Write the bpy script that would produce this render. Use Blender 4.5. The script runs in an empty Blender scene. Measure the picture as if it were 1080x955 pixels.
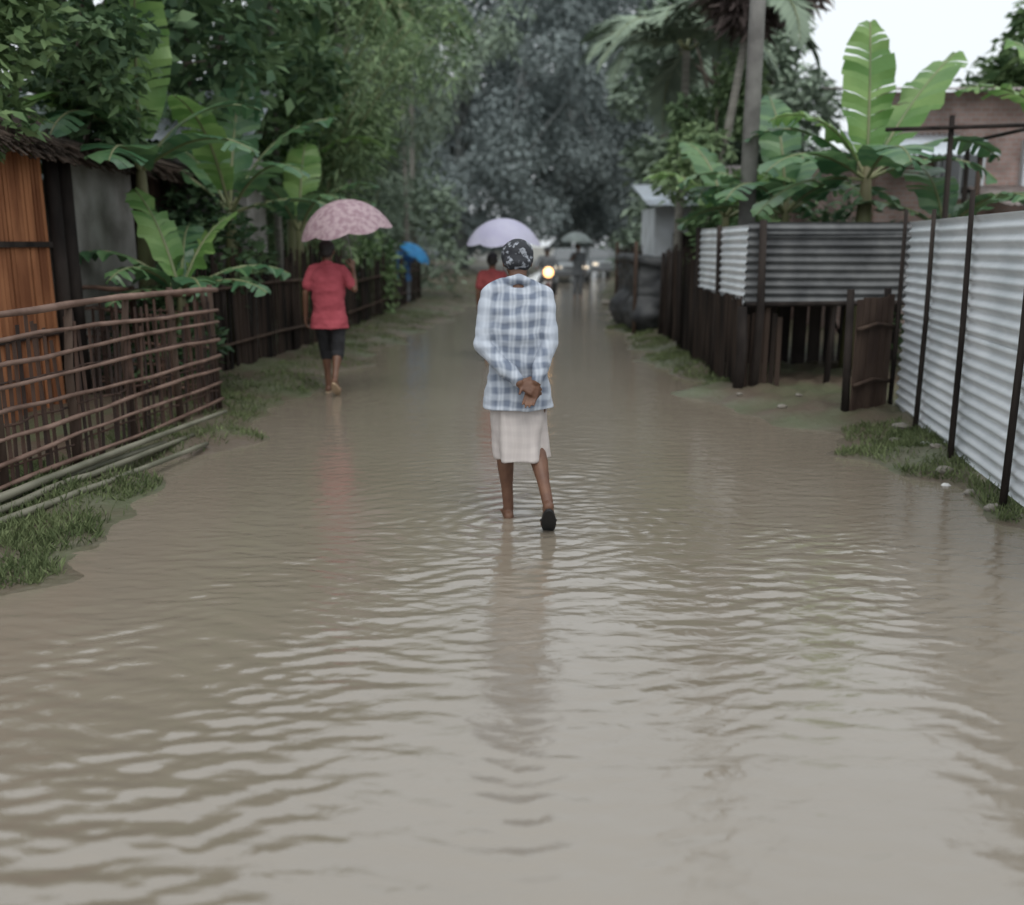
import bpy, bmesh, math, random
import numpy as np
from mathutils import Vector, Matrix, noise
V=Vector
random.seed(7)
scn=bpy.context.scene
COL=scn.collection
F=1000.0; TH=math.atan(.2195); cT,sT=math.cos(TH),math.sin(TH); CH=1.6
def G(px,py,z=0.0):
    b=(477.5-py)/F; a=(px-540)/F; dz=-sT+b*cT; dy=cT+b*sT; t=(z-CH)/dz
    return V((a*t,dy*t,z))
# ------------------------------------------------------------ materials
def lk(nt,a,b): nt.links.new(a,b)
def mat(name,col,rough=.7,col2=None,scale=5.0,bump=0.0,bscale=None,metal=0.0,spec=.4,island=False,trans=0.0,stretch=(1,1,1),emit=None,detail=5,coord='Object',lo=.35,hi=.65):
    m=bpy.data.materials.new(name); m.use_nodes=True; nt=m.node_tree; N=nt.nodes
    p=N['Principled BSDF']; out=N['Material Output']
    p.inputs['Roughness'].default_value=rough; p.inputs['Metallic'].default_value=metal
    p.inputs['Specular IOR Level'].default_value=spec
    p.inputs['Base Color'].default_value=(*col,1)
    tc=N.new('ShaderNodeTexCoord'); mp=N.new('ShaderNodeMapping'); mp.inputs['Scale'].default_value=stretch
    lk(nt,tc.outputs[coord],mp.inputs['Vector'])
    csock=None
    if col2 is not None:
        nz=N.new('ShaderNodeTexNoise'); nz.inputs['Scale'].default_value=scale; nz.inputs['Detail'].default_value=detail
        lk(nt,mp.outputs[0],nz.inputs['Vector'])
        mr=N.new('ShaderNodeMapRange'); mr.inputs['From Min'].default_value=lo; mr.inputs['From Max'].default_value=hi
        if island:
            g=N.new('ShaderNodeNewGeometry'); mx0=N.new('ShaderNodeMath'); mx0.operation='MULTIPLY_ADD'
            lk(nt,g.outputs['Random Per Island'],mx0.inputs[0]); mx0.inputs[1].default_value=.35
            sb=N.new('ShaderNodeMath'); sb.operation='SUBTRACT'; lk(nt,nz.outputs[0],sb.inputs[0]); sb.inputs[1].default_value=.17
            lk(nt,sb.outputs[0],mx0.inputs[2]); lk(nt,mx0.outputs[0],mr.inputs['Value'])
        else: lk(nt,nz.outputs[0],mr.inputs['Value'])
        mx=N.new('ShaderNodeMix'); mx.data_type='RGBA'; mx.inputs[6].default_value=(*col,1); mx.inputs[7].default_value=(*col2,1)
        lk(nt,mr.outputs[0],mx.inputs[0]); lk(nt,mx.outputs[2],p.inputs['Base Color']); csock=mx.outputs[2]
    if bump>0:
        nb=N.new('ShaderNodeTexNoise'); nb.inputs['Scale'].default_value=bscale or scale*3; nb.inputs['Detail'].default_value=4
        lk(nt,mp.outputs[0],nb.inputs['Vector'])
        bp=N.new('ShaderNodeBump'); bp.inputs['Strength'].default_value=bump; bp.inputs['Distance'].default_value=.02
        lk(nt,nb.outputs[0],bp.inputs['Height']); lk(nt,bp.outputs[0],p.inputs['Normal'])
    if trans>0:
        tr=N.new('ShaderNodeBsdfTranslucent'); ms=N.new('ShaderNodeMixShader'); ms.inputs[0].default_value=trans
        if csock: lk(nt,csock,tr.inputs[0])
        else: tr.inputs[0].default_value=(*col,1)
        lk(nt,p.outputs[0],ms.inputs[1]); lk(nt,tr.outputs[0],ms.inputs[2]); lk(nt,ms.outputs[0],out.inputs[0])
    if emit:
        p.inputs['Emission Color'].default_value=(*emit[0],1); p.inputs['Emission Strength'].default_value=emit[1]
    return m
M={}
M['leaf_dark']=mat('leaf_dark',(.048,.095,.050),.6,(.13,.205,.095),.8,island=True,trans=.2,spec=.25)
M['leaf_mid']=mat('leaf_mid',(.075,.14,.06),.6,(.19,.28,.12),.8,island=True,trans=.2,spec=.25)
M['leaf_bamboo']=mat('leaf_bamboo',(.13,.20,.105),.6,(.27,.37,.19),.7,island=True,trans=.2,spec=.25)
M['leaf_haze']=mat('leaf_haze',(.175,.225,.175),.75,(.25,.315,.235),.4,island=True,spec=.12)  # rain haze painted into the leaf colour, paler and less saturated
M['leaf_far']=mat('leaf_far',(.18,.215,.215),.9,(.225,.265,.26),.25,island=True,spec=.05)  # blue-grey mist put into the base colour of the far trees
M['leaf_farthest']=mat('leaf_farthest',(.27,.31,.315),.9,(.32,.365,.36),.2,island=True,spec=.05)  # palest leaf tone, the mist of the greatest distance painted in
M['banana']=mat('banana_leaf',(.12,.25,.065),.38,(.25,.40,.13),1.5,bump=.25,bscale=30,island=True,trans=.35,spec=.5)
M['banana_dark']=mat('banana_leaf_dark',(.055,.135,.065),.36,(.145,.26,.11),1.5,bump=.25,bscale=30,island=True,trans=.25,spec=.55)
M['banana_stem']=mat('banana_stem',(.16,.17,.08),.6,(.09,.07,.04),3,bump=.3,stretch=(1,1,.3))
M['dry']=mat('dry_leaf',(.075,.055,.052),.8,(.14,.11,.10),2,island=True)
M['bark']=mat('bark',(.06,.045,.035),.85,(.13,.11,.09),4,bump=.6,stretch=(1,1,.3))
M['bark_far']=mat('bark_hazy',(.17,.19,.188),.85,(.21,.225,.22),4)  # far trunks paled in colour to stand in for haze
M['bark_pale']=mat('bark_pale',(.16,.15,.13),.8,(.25,.24,.21),5,bump=.3,stretch=(.3,.3,3))
M['culm']=mat('culm',(.14,.18,.08),.45,(.22,.22,.12),3,stretch=(1,1,.5))
M['bamboo_rail']=mat('bamboo_rail',(.115,.068,.05),.65,(.245,.16,.125),4,bump=.3)
M['bamboo_dark']=mat('bamboo_dark',(.035,.022,.018),.85,(.10,.058,.042),7,bump=.5,stretch=(1,1,.3),island=True)
M['wood_post']=mat('wood_post',(.045,.03,.024),.85,(.095,.066,.05),5,bump=.5,stretch=(1,1,.3),spec=.2)
M['wood_black']=mat('wood_black',(.016,.013,.012),.85,(.042,.034,.03),5,bump=.5,stretch=(1,1,.3),spec=.15)
M['slat_dark']=mat('slat_dark',(.011,.009,.008),.9,(.048,.034,.027),3,bump=.5,stretch=(1,1,.3),island=True,spec=.12)
M['slat_orange']=mat('orange_brown_slats',(.20,.075,.035),.85,(.40,.17,.08),4,bump=.4,stretch=(1,1,.3),island=True,spec=.2)
M['pole_green']=mat('cut_bamboo',(.11,.11,.075),.5,(.21,.2,.15),3,bump=.2)
M['zinc']=mat('galvanised_sheet',(.78,.81,.84),.42,(.56,.60,.63),1.8,bump=.08,metal=.05,spec=.6)
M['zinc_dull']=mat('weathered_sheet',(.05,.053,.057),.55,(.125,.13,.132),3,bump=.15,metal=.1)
M['zinc_roof']=mat('tin_roof',(.6,.66,.72),.45,(.42,.46,.5),2,metal=.1)
M['zinc_rust']=mat('rusty_tin',(.24,.20,.19),.6,(.42,.38,.37),2,metal=.1,bump=.2)
M['plaster']=mat('grey_plaster',(.34,.33,.31),.85,(.17,.16,.145),2.5,bump=.2)
M['whitewash']=mat('whitewash',(.62,.66,.7),.8,(.45,.48,.5),2)
M['concrete']=mat('concrete',(.20,.195,.185),.85,(.12,.115,.11),4,bump=.3)
M['thatch']=mat('thatch',(.035,.026,.02),.95,(.085,.06,.045),12,bump=.9,stretch=(1,1,.4))
M['stone']=mat('stone',(.24,.225,.20),.85,(.14,.125,.10),8,bump=.5)
M['plastic_scrap']=mat('plastic_scrap',(.7,.7,.68),.5,(.5,.5,.5),9)
M['grass']=mat('grass_blades',(.085,.115,.05),.7,(.19,.23,.11),2,island=True,trans=.2,spec=.15)
M['skin']=mat('skin',(.15,.075,.045),.5,(.11,.052,.032),14,bump=.08,bscale=60)
M['hair']=mat('hair',(.012,.01,.01),.5,(.03,.027,.025),40,bump=.6,bscale=90)
M['eye']=mat('eye',(.02,.015,.012),.15)
M['red']=mat('red_cloth',(.38,.08,.10),.9,(.29,.055,.07),8,bump=.3,spec=.2)
M['red_dark']=mat('deep_red_cloth',(.28,.055,.055),.85,(.20,.04,.04),8)
M['black_cloth']=mat('black_cloth',(.012,.012,.014),.85,(.025,.025,.028),9,bump=.3)
M['grey_cloth']=mat('grey_cloth',(.12,.13,.14),.85,(.16,.17,.18),9)  # dark clothing of distant people, greyed in colour to imitate haze
M['blue_cloth']=mat('blue_cloth',(.05,.14,.32),.85,(.08,.20,.40),9)
M['tarp']=mat('black_tarp',(.03,.032,.036),.6,(.065,.068,.07),3,bump=.5,bscale=6,spec=.3)
M['rubber']=mat('rubber',(.015,.015,.016),.7)
M['haze_rubber']=mat('dull_rubber',(.09,.095,.10),.8)  # black parts of far vehicles and rider, haze painted in as grey
M['sandal_tan']=mat('sandal_tan',(.45,.33,.22),.7)
M['steel']=mat('steel',(.35,.35,.36),.35,metal=.9)
M['umb_pink']=mat('mauve_canopy',(.50,.38,.41),.6,(.34,.22,.26),20,trans=.3,lo=.42,hi=.62)
M['umb_white']=mat('lavender_canopy',(.62,.62,.76),.6,(.52,.51,.68),3,trans=.35)
M['umb_blue']=mat('blue_canopy',(.06,.34,.68),.6,(.04,.24,.54),5,trans=.3)
M['umb_grey']=mat('grey_canopy',(.26,.31,.30),.6,(.21,.24,.24),5,trans=.2)
M['car_paint']=mat('silver_paint',(.22,.24,.25),.5,metal=.1)  # distant car colour with rain haze painted in
M['glass']=mat('dark_glass',(.12,.13,.135),.15,spec=.8)  # car windows lightened in colour to imitate haze
M['pane']=mat('window_glass',(.04,.045,.05),.1,spec=.8)
M['lamp_on']=mat('lit_headlamp',(1,.75,.45),.3,emit=((1,.55,.22),3.2))
M['lamp_car']=mat('lit_car_lamp',(1,.9,.75),.3,emit=((1,.75,.45),.7))
M['bike_red']=mat('bike_paint',(.12,.05,.045),.4)
M['cap']=mat('patterned_cap',(.025,.027,.033),.8,(.30,.32,.36),30,lo=.54,hi=.66,detail=3)
def brick_mat(name,c1,c2,mortar,scale=4.0,mul=.6):
    m=bpy.data.materials.new(name); m.use_nodes=True; nt=m.node_tree; N=nt.nodes; p=N['Principled BSDF']
    tc=N.new('ShaderNodeTexCoord'); sx=N.new('ShaderNodeSeparateXYZ'); ad=N.new('ShaderNodeMath'); cb=N.new('ShaderNodeCombineXYZ')
    lk(nt,tc.outputs['Object'],sx.inputs[0]); lk(nt,sx.outputs[0],ad.inputs[0]); lk(nt,sx.outputs[1],ad.inputs[1])
    lk(nt,ad.outputs[0],cb.inputs[0]); lk(nt,sx.outputs[2],cb.inputs[1])
    b=N.new('ShaderNodeTexBrick'); b.inputs['Scale'].default_value=scale
    b.inputs['Color1'].default_value=(*c1,1); b.inputs['Color2'].default_value=(*c2,1); b.inputs['Mortar'].default_value=(*mortar,1)
    b.inputs['Mortar Size'].default_value=.03
    lk(nt,cb.outputs[0],b.inputs['Vector'])
    nz=N.new('ShaderNodeTexNoise'); nz.inputs['Scale'].default_value=1.6; nz.inputs['Detail'].default_value=7; lk(nt,tc.outputs['Object'],nz.inputs[0])
    mx=N.new('ShaderNodeMix'); mx.data_type='RGBA'; mx.blend_type='MULTIPLY'; mx.inputs[0].default_value=mul
    cr=N.new('ShaderNodeValToRGB'); cr.color_ramp.elements[0].position=.36; cr.color_ramp.elements[0].color=(.3,.29,.27,1); cr.color_ramp.elements[1].position=.6
    lk(nt,nz.outputs[0],cr.inputs[0]); lk(nt,b.outputs[0],mx.inputs[6]); lk(nt,cr.outputs[0],mx.inputs[7]); lk(nt,mx.outputs[2],p.inputs['Base Color'])
    p.inputs['Roughness'].default_value=.9
    bp=N.new('ShaderNodeBump'); bp.inputs['Strength'].default_value=.5; bp.inputs['Distance'].default_value=.01; lk(nt,b.outputs['Fac'],bp.inputs['Height']); bp.invert=True
    lk(nt,bp.outputs[0],p.inputs['Normal'])
    return m
M['brick_pink']=brick_mat('pink_brick',(.48,.33,.30),(.38,.25,.22),(.42,.38,.36),3.4,.75)
def plaid(name,base,dark,k_,per=.070,edge=None):
    m=bpy.data.materials.new(name); m.use_nodes=True; nt=m.node_tree; N=nt.nodes; p=N['Principled BSDF']; p.inputs['Roughness'].default_value=.95; p.inputs['Specular IOR Level'].default_value=.15
    tc=N.new('ShaderNodeTexCoord'); nz=N.new('ShaderNodeTexNoise'); nz.inputs['Scale'].default_value=5
    lk(nt,tc.outputs['Object'],nz.inputs[0])
    va=N.new('ShaderNodeVectorMath'); va.operation='MULTIPLY_ADD'; lk(nt,nz.outputs['Color'],va.inputs[0]); va.inputs[1].default_value=(.07,.07,.07); lk(nt,tc.outputs['Object'],va.inputs[2])
    sx=N.new('ShaderNodeSeparateXYZ'); lk(nt,va.outputs[0],sx.inputs[0])
    def stripe(sock,per,w,off=0):
        d=N.new('ShaderNodeMath'); d.operation='MULTIPLY_ADD'; lk(nt,sock,d.inputs[0]); d.inputs[1].default_value=1/per; d.inputs[2].default_value=10+off
        f=N.new('ShaderNodeMath'); f.operation='FRACT'; lk(nt,d.outputs[0],f.inputs[0])
        pp=N.new('ShaderNodeMath'); pp.operation='SUBTRACT'; lk(nt,f.outputs[0],pp.inputs[0]); pp.inputs[1].default_value=.5
        ab=N.new('ShaderNodeMath'); ab.operation='ABSOLUTE'; lk(nt,pp.outputs[0],ab.inputs[0])
        g=N.new('ShaderNodeMapRange'); g.inputs['From Min'].default_value=w/2+.09; g.inputs['From Max'].default_value=w/2-.09; lk(nt,ab.outputs[0],g.inputs['Value'])
        return g.outputs[0]
    a=stripe(sx.outputs[0],per,.5); b=stripe(sx.outputs[2],per*1.07,.5); a2=stripe(sx.outputs[0],per,.1,.5)
    s=N.new('ShaderNodeMath'); s.operation='MULTIPLY_ADD'; lk(nt,a,s.inputs[0]); s.inputs[1].default_value=1.15; lk(nt,b,s.inputs[2])
    s2=N.new('ShaderNodeMath'); s2.operation='MULTIPLY_ADD'; lk(nt,a2,s2.inputs[0]); s2.inputs[1].default_value=.7; lk(nt,s.outputs[0],s2.inputs[2])
    k=N.new('ShaderNodeMath'); k.operation='MULTIPLY'; k.inputs[1].default_value=k_; lk(nt,s2.outputs[0],k.inputs[0]); k.use_clamp=True
    fac=k.outputs[0]
    if edge:
        s3=N.new('ShaderNodeSeparateXYZ'); lk(nt,tc.outputs['Object'],s3.inputs[0]); ab=N.new('ShaderNodeMath'); ab.operation='ABSOLUTE'; lk(nt,s3.outputs[0],ab.inputs[0])
        mr=N.new('ShaderNodeMapRange'); mr.inputs['From Min'].default_value=edge; mr.inputs['From Max'].default_value=edge+.05; mr.inputs['To Min'].default_value=1; mr.inputs['To Max'].default_value=.35; lk(nt,ab.outputs[0],mr.inputs['Value'])
        mm=N.new('ShaderNodeMath'); mm.operation='MULTIPLY'; lk(nt,fac,mm.inputs[0]); lk(nt,mr.outputs[0],mm.inputs[1]); fac=mm.outputs[0]
    mx=N.new('ShaderNodeMix'); mx.data_type='RGBA'; mx.inputs[6].default_value=(*base,1); mx.inputs[7].default_value=(*dark,1)
    lk(nt,fac,mx.inputs[0]); lk(nt,mx.outputs[2],p.inputs['Base Color'])
    return m
M['plaid']=plaid('blue_white_check',(.46,.50,.56),(.065,.09,.145),.37,.070,.135)
M['lungi']=plaid('cream_wrap_cloth',(.50,.46,.44),(.27,.23,.24),.11,.055)
# ------------------------------------------------------------ mesh builder
class MB:
    def __init__(s): s.v=[];s.f=[];s.m=[]
    def add(s,vs,fs,m=0):
        o=len(s.v); s.v+=[tuple(v) for v in vs]; s.f+=[tuple(i+o for i in f) for f in fs]; s.m+=[m]*len(fs)
    def box(s,c,size,rot=None,m=0):
        c=V(c); R=rot or Matrix.Identity(3); h=[x/2 for x in size]; vs=[]
        for z in(-1,1):
            for y in(-1,1):
                for x in(-1,1): vs.append(c+R@V((x*h[0],y*h[1],z*h[2])))
        s.add(vs,[(0,2,3,1),(4,5,7,6),(0,1,5,4),(2,6,7,3),(0,4,6,2),(1,3,7,5)],m)
    def beam(s,p,q,w,h,m=0,up=V((0,0,1))):
        p=V(p);q=V(q);d=(q-p);L=d.length;d.normalize()
        if abs(d.dot(up))>.95: up=V((0,1,0))
        x=d.cross(up).normalized(); z=x.cross(d)
        R=Matrix((x,d,z)).transposed(); s.box((p+q)/2,(w,L,h),R,m)
    def path(s,pts,rads,n=8,m=0,cap=True):
        pts=[V(p) for p in pts]; vs=[];fs=[]
        ref=V((0,0,1))
        d0=(pts[1]-pts[0]).normalized()
        if abs(d0.z)>.9: ref=V((1,0,0))
        x=d0.cross(ref).normalized()
        for i,p in enumerate(pts):
            if i==0:d=pts[1]-pts[0]
            elif i==len(pts)-1:d=pts[-1]-pts[-2]
            else:d=pts[i+1]-pts[i-1]
            d.normalize(); x=(x-d*x.dot(d)).normalized(); y=d.cross(x)
            for k in range(n):
                a=2*math.pi*k/n; vs.append(p+(x*math.cos(a)+y*math.sin(a))*rads[i])
        for i in range(len(pts)-1):
            for k in range(n):
                k2=(k+1)%n; fs.append((i*n+k,i*n+k2,(i+1)*n+k2,(i+1)*n+k))
        if cap:
            fs.append(tuple(range(n-1,-1,-1))); fs.append(tuple((len(pts)-1)*n+k for k in range(n)))
        s.add(vs,fs,m)
    def bar(s,p,q,r,r2=None,n=8,m=0): s.path([p,q],[r,r if r2 is None else r2],n,m)
    def ell(s,c,r,rot=None,seg=14,rings=9,m=0):
        c=V(c); R=rot or Matrix.Identity(3); vs=[c+R@V((0,0,r[2]))];fs=[]
        for i in range(1,rings):
            th=math.pi*i/rings
            for k in range(seg):
                a=2*math.pi*k/seg; vs.append(c+R@V((r[0]*math.sin(th)*math.cos(a),r[1]*math.sin(th)*math.sin(a),r[2]*math.cos(th))))
        vs.append(c+R@V((0,0,-r[2])))
        for k in range(seg): fs.append((0,1+k,1+(k+1)%seg))
        for i in range(rings-2):
            for k in range(seg):
                a=1+i*seg+k;b=1+i*seg+(k+1)%seg; fs.append((a,a+seg,b+seg,b))
        L=len(vs)-1;o=1+(rings-2)*seg
        for k in range(seg): fs.append((L,o+(k+1)%seg,o+k))
        s.add(vs,fs,m)
    def limb(s,pts,rads,n=12):
        for i,p in enumerate(pts): s.ell(p,(rads[i],)*3,seg=n,rings=8)
        for i in range(len(pts)-1): s.bar(pts[i],pts[i+1],rads[i],rads[i+1],n)
    def loft(s,rings,n=28,m=0,cap=True,fold=None):
        vs=[];fs=[]
        for j,(cx,cy,cz,rx,ry) in enumerate(rings):
            for k in range(n):
                a=2*math.pi*k/n; f=1 if fold is None else fold(a,j)
                ca,sa=math.cos(a),math.sin(a)
                ca=math.copysign(abs(ca)**.85,ca); sa=math.copysign(abs(sa)**.85,sa)
                vs.append((cx+rx*f*ca,cy+ry*f*sa,cz))
        for j in range(len(rings)-1):
            for k in range(n):
                k2=(k+1)%n; fs.append((j*n+k,j*n+k2,(j+1)*n+k2,(j+1)*n+k))
        if cap: fs.append(tuple(range(n-1,-1,-1))); fs.append(tuple((len(rings)-1)*n+k for k in range(n)))
        s.add(vs,fs,m)
    def torus(s,c,R,r,n=24,k=8):
        c=V(c);vs=[];fs=[]
        for i in range(n):
            a=2*math.pi*i/n
            for j in range(k):
                b=2*math.pi*j/k; q=R+r*math.cos(b)
                vs.append(c+V((r*math.sin(b),q*math.cos(a),q*math.sin(a))))
        for i in range(n):
            for j in range(k):
                fs.append((i*k+j,i*k+(j+1)%k,((i+1)%n)*k+(j+1)%k,((i+1)%n)*k+j))
        s.add(vs,fs)
    def build(s,name,mats,parent=None,smooth=False,off=None):
        off=V(off) if off is not None else V((0,0,0))
        me=bpy.data.meshes.new(name); me.from_pydata([(a-off.x,b-off.y,c-off.z) for a,b,c in s.v],[],s.f)
        if not isinstance(mats,(list,tuple)): mats=[mats]
        for m in mats: me.materials.append(m)
        if len(mats)>1: me.polygons.foreach_set('material_index',s.m)
        if smooth: me.polygons.foreach_set('use_smooth',[True]*len(s.f))
        me.update()
        o=bpy.data.objects.new(name,me); COL.objects.link(o)
        if parent: o.parent=parent
        else: o.location=off
        return o
def tag(o,label=None,cat=None,group=None,kind=None):
    if label:o['label']=label
    if cat:o['category']=cat
    if group:o['group']=group
    if kind:o['kind']=kind
    return o
def thing(name,label,cat,loc=(0,0,0),rz=0,group=None):
    o=bpy.data.objects.new(name,None); COL.objects.link(o); o.location=loc; o.rotation_euler=(0,0,rz); o.empty_display_size=.1
    return tag(o,label,cat,group)
def dup(root,loc,rz=0,sc=1,label=None,group=None):
    r=root.copy(); COL.objects.link(r); r.location=loc; r.rotation_euler=(0,0,rz); r.scale=(sc,sc,sc)
    if label:r['label']=label
    if group:r['group']=group
    for ch in list(root.children):
        c=ch.copy(); COL.objects.link(c); c.parent=r
        for g in ch.children:
            d=g.copy(); COL.objects.link(d); d.parent=c
    return r
def solid(mb,name,m,parent,vox,sm=3,wr=0,wsc=(8,8,8),seed=0):
    me=bpy.data.meshes.new('tmp'); me.from_pydata(mb.v,[],mb.f); ob=bpy.data.objects.new('tmp',me); COL.objects.link(ob)
    r=ob.modifiers.new('r','REMESH'); r.mode='VOXEL'; r.voxel_size=vox; r.use_smooth_shade=True
    q=ob.modifiers.new('s','SMOOTH'); q.factor=.5; q.iterations=sm
    dg=bpy.context.evaluated_depsgraph_get(); me2=bpy.data.meshes.new_from_object(ob.evaluated_get(dg)); me2.name=name
    bpy.data.objects.remove(ob); bpy.data.meshes.remove(me)
    if wr:
        nr=[v.normal.copy() for v in me2.vertices]
        for v,nn in zip(me2.vertices,nr):
            c=v.co; k=noise.noise(V((c.x*wsc[0]+seed,c.y*wsc[1],c.z*wsc[2])))+.5*noise.noise(V((c.x*wsc[0]*2.1,c.y*wsc[1]*2.1+seed,c.z*wsc[2]*2.1)))
            v.co=c+nn*(k+.15)*wr
    me2.materials.clear(); me2.materials.append(m)
    me2.polygons.foreach_set('use_smooth',[True]*len(me2.polygons)); me2.update()
    o=bpy.data.objects.new(name,me2); COL.objects.link(o); o.parent=parent
    return o
# ------------------------------------------------------------ people
def hand(mb,w,d,n,side,curl=.35,sc=1.0):
    w=V(w);d=V(d).normalized();n=V(n);n=(n-d*n.dot(d)).normalized();s=V(side);s=(s-d*s.dot(d)-n*s.dot(n)).normalized()
    offs=[.030,.010,-.010,-.029]; ln=[.072,.080,.074,.058]
    for k in range(4):
        kn=w+d*(.088-.004*abs(k-1))*sc+s*offs[k]*sc
        mb.limb([w+s*offs[k]*.55*sc+d*.008,kn],[.0135*sc,.0115*sc],8)
        p=kn; a=0
        for j,fr in enumerate((.45,.32,.23)):
            a+=curl*(1.1 if j else .8)
            dd=(d*math.cos(a)+n*math.sin(a)); q=p+dd*ln[k]*fr*sc
            mb.limb([p,q],[(.0092-.0009*j)*sc,(.0084-.0009*j)*sc],8); p=q
    p0=w+d*.02*sc+s*.024*sc; p1=p0+(s*.75+d*.6+n*.25).normalized()*.042*sc; p2=p1+(s*.25+d*.8+n*.45).normalized()*.034*sc; p3=p2+(d*.8+n*.6).normalized()*.024*sc
    mb.limb([p0,p1,p2,p3],[.014*sc,.0115*sc,.010*sc,.008*sc],8)
def person(label,loc,rz=0,sc=1.0,J=None,cfg=None):
    D=dict(head=(0,.02,1.53),tilt=.12,shL=(-.158,0,1.345),shR=(.158,0,1.345),elL=(-.215,-.03,1.08),elR=(.215,-.03,1.08),wrL=(-.215,.03,.845),wrR=(.215,.03,.845),
      hdL=(0,.15,-1),hdR=(0,.15,-1),hnL=(1,0,0),hnR=(-1,0,0),hsL=(0,1,0),hsR=(0,1,0),cuL=.35,cuR=.35,
      hipL=(-.088,0,.85),hipR=(.088,0,.85),knL=(-.09,.03,.46),knR=(.09,.03,.46),anL=(-.085,-.02,.075),anR=(.085,-.02,.075),toL=(-.095,.16,.02),toR=(.095,.16,.02),heL=(-.085,-.055,.03),heR=(.085,-.055,.03))
    D.update(J or {}); C=dict(skin=M['skin'],shirt=M['red'],sleeve='short',lower='shorts',lmat=M['black_cloth'],hem=.70,lhem=.38,vox=.009,foot=None,cap=None,hw=1.0,loose=0.0,hunch=0.0); C.update(cfg or {})
    D={k:(V(v) if isinstance(v,tuple) else v) for k,v in D.items()}
    root=thing('person',label,'person',loc,rz); root.scale=(sc,)*3
    vx=C['vox']; h=D['head']; mid=(D['hipL']+D['hipR'])/2; ms=(D['shL']+D['shR'])/2
    R=Matrix.Rotation(-D['tilt'],3,'X')
    def H(x,y,z): return h+R@V((x,y,z))
    b=MB()
    b.ell(H(0,-.008,.02),(.074,.092,.088),R,20,12); b.ell(H(0,.012,-.035),(.058,.07,.075),R,16,10)
    b.ell(H(0,.04,-.075),(.034,.038,.03),R); b.limb([H(0,.086,.01),H(0,.105,-.02)],[.009,.014],8)
    for s in(-1,1):
        b.ell(H(s*.076,-.008,-.005),(.009,.019,.032),R,10,8); b.ell(H(s*.014,.093,-.025),(.009,.009,.008),R,8,6)
        b.limb([H(s*.012,.087,.03),H(s*.045,.078,.032)],[.010,.009],8)
        b.ell(H(s*.042,.06,-.022),(.02,.02,.018),R,8,6)
    b.limb([H(-.018,.084,-.052),H(.018,.084,-.052)],[.009,.009],8); b.limb([H(-.014,.08,-.062),H(.014,.08,-.062)],[.009,.009],8)
    b.limb([ms+V((0,-.01,-.03)),ms+V((0,0,.04)),H(0,-.02,-.04)],[.062,.052,.05])
    def tor(e,z0=None):
        lo_=C['loose']
        L=[(0,.158,.108),(.1,.15,.105),(.2,.138,.098),(.35,.140,.102),(.6,.156,.110),(.82,.160,.102),(.93,.150,.085),(1.0,.118,.068),(1.06,.075,.056)]
        base=mid+V((0,0,-.04)); top=ms
        out=[]
        for u,rx,ry in L:
            c=base.lerp(top,u); ee=e+(lo_*(1-u)*.9+lo_*.3*(u<.9) if z0 is not None else 0)
            out.append((c.x,c.y,c.z,(rx+ee)*C['hw'],ry+ee))
        if z0 is not None and z0<out[0][2]:
            o0=out[0]; out=[(o0[0],o0[1],z0,o0[3]+.014,o0[4]+.022),(o0[0],o0[1],(z0+o0[2])/2,o0[3]+.008,o0[4]+.012)]+out
        return out
    b.loft(tor(-.012),24)
    for S in 'LR':
        sh,el,wr=D['sh'+S],D['el'+S],D['wr'+S]
        b.limb([ms.lerp(sh,.5)+V((0,0,-.012)),sh+V((0,0,-.016)),sh.lerp(el,.4),el,el.lerp(wr,.3),wr],[.042,.040,.038,.033,.034,.025])
        hand(b,wr,D['hd'+S],D['hn'+S],D['hs'+S],D['cu'+S])
        hp,kn,an=D['hip'+S],D['kn'+S],D['an'+S]; back=V((0,-.012,0))
        b.limb([hp,hp.lerp(kn,.45),kn,kn.lerp(an,.28)+back,kn.lerp(an,.65),an],[.085,.07,.05,.051,.036,.032])
        to,he=D['to'+S],D['he'+S]; ball=he.lerp(to,.72)
        fd=(to-he).normalized(); sd=V((1,0,0))
        b.limb([he+V((0,0,.005)),an.lerp(ball,.35),ball],[.031,.032,.024]); b.limb([he,ball+sd*.02],[.028,.02]); b.limb([he,ball-sd*.02],[.028,.02])
        for k in range(5):
            o=(k-2)*.0175; b.limb([ball+sd*o,to+sd*o*1.05-fd*(.006*abs(k-(1 if S=='R' else 3)))],[.013,.0095],8)
    solid(b,'body',C['skin'],root,vx,3)
    for s in(-1,1):
        e=MB(); e.ell(H(s*.03,.080,.008),(.012,.008,.006),R,10,6); e.build('eye',M['eye'],root,True)
    if C['cap'] is None:
        q=MB(); q.ell(H(0,-.022,.033),(.084,.094,.088),R,20,12); q.ell(H(0,-.05,-.02),(.07,.055,.06),R); solid(q,'hair',M['hair'],root,max(vx,.008),2,.004,(40,40,20))
    else:
        q=MB(); q.ell(H(0,-.012,.030),(.092,.106,.090),R,22,12); q.ell(H(0,-.042,-.018),(.080,.070,.058),R); q.limb([H(-.055,-.075,-.035),H(0,-.098,-.045),H(.055,-.075,-.035)],[.016,.020,.016])
        q.ell(H(0,.10,.03),(.06,.035,.008),R) if C['cap']=='cap' else q.ell(H(.01,.03,.085),(.05,.06,.028),R)
        solid(q,'headwear',C.get('capmat',M['cap']),root,.007,2,.005,(22,22,22))
    q=MB(); q.loft(tor(.018,C['hem']),28)
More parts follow.
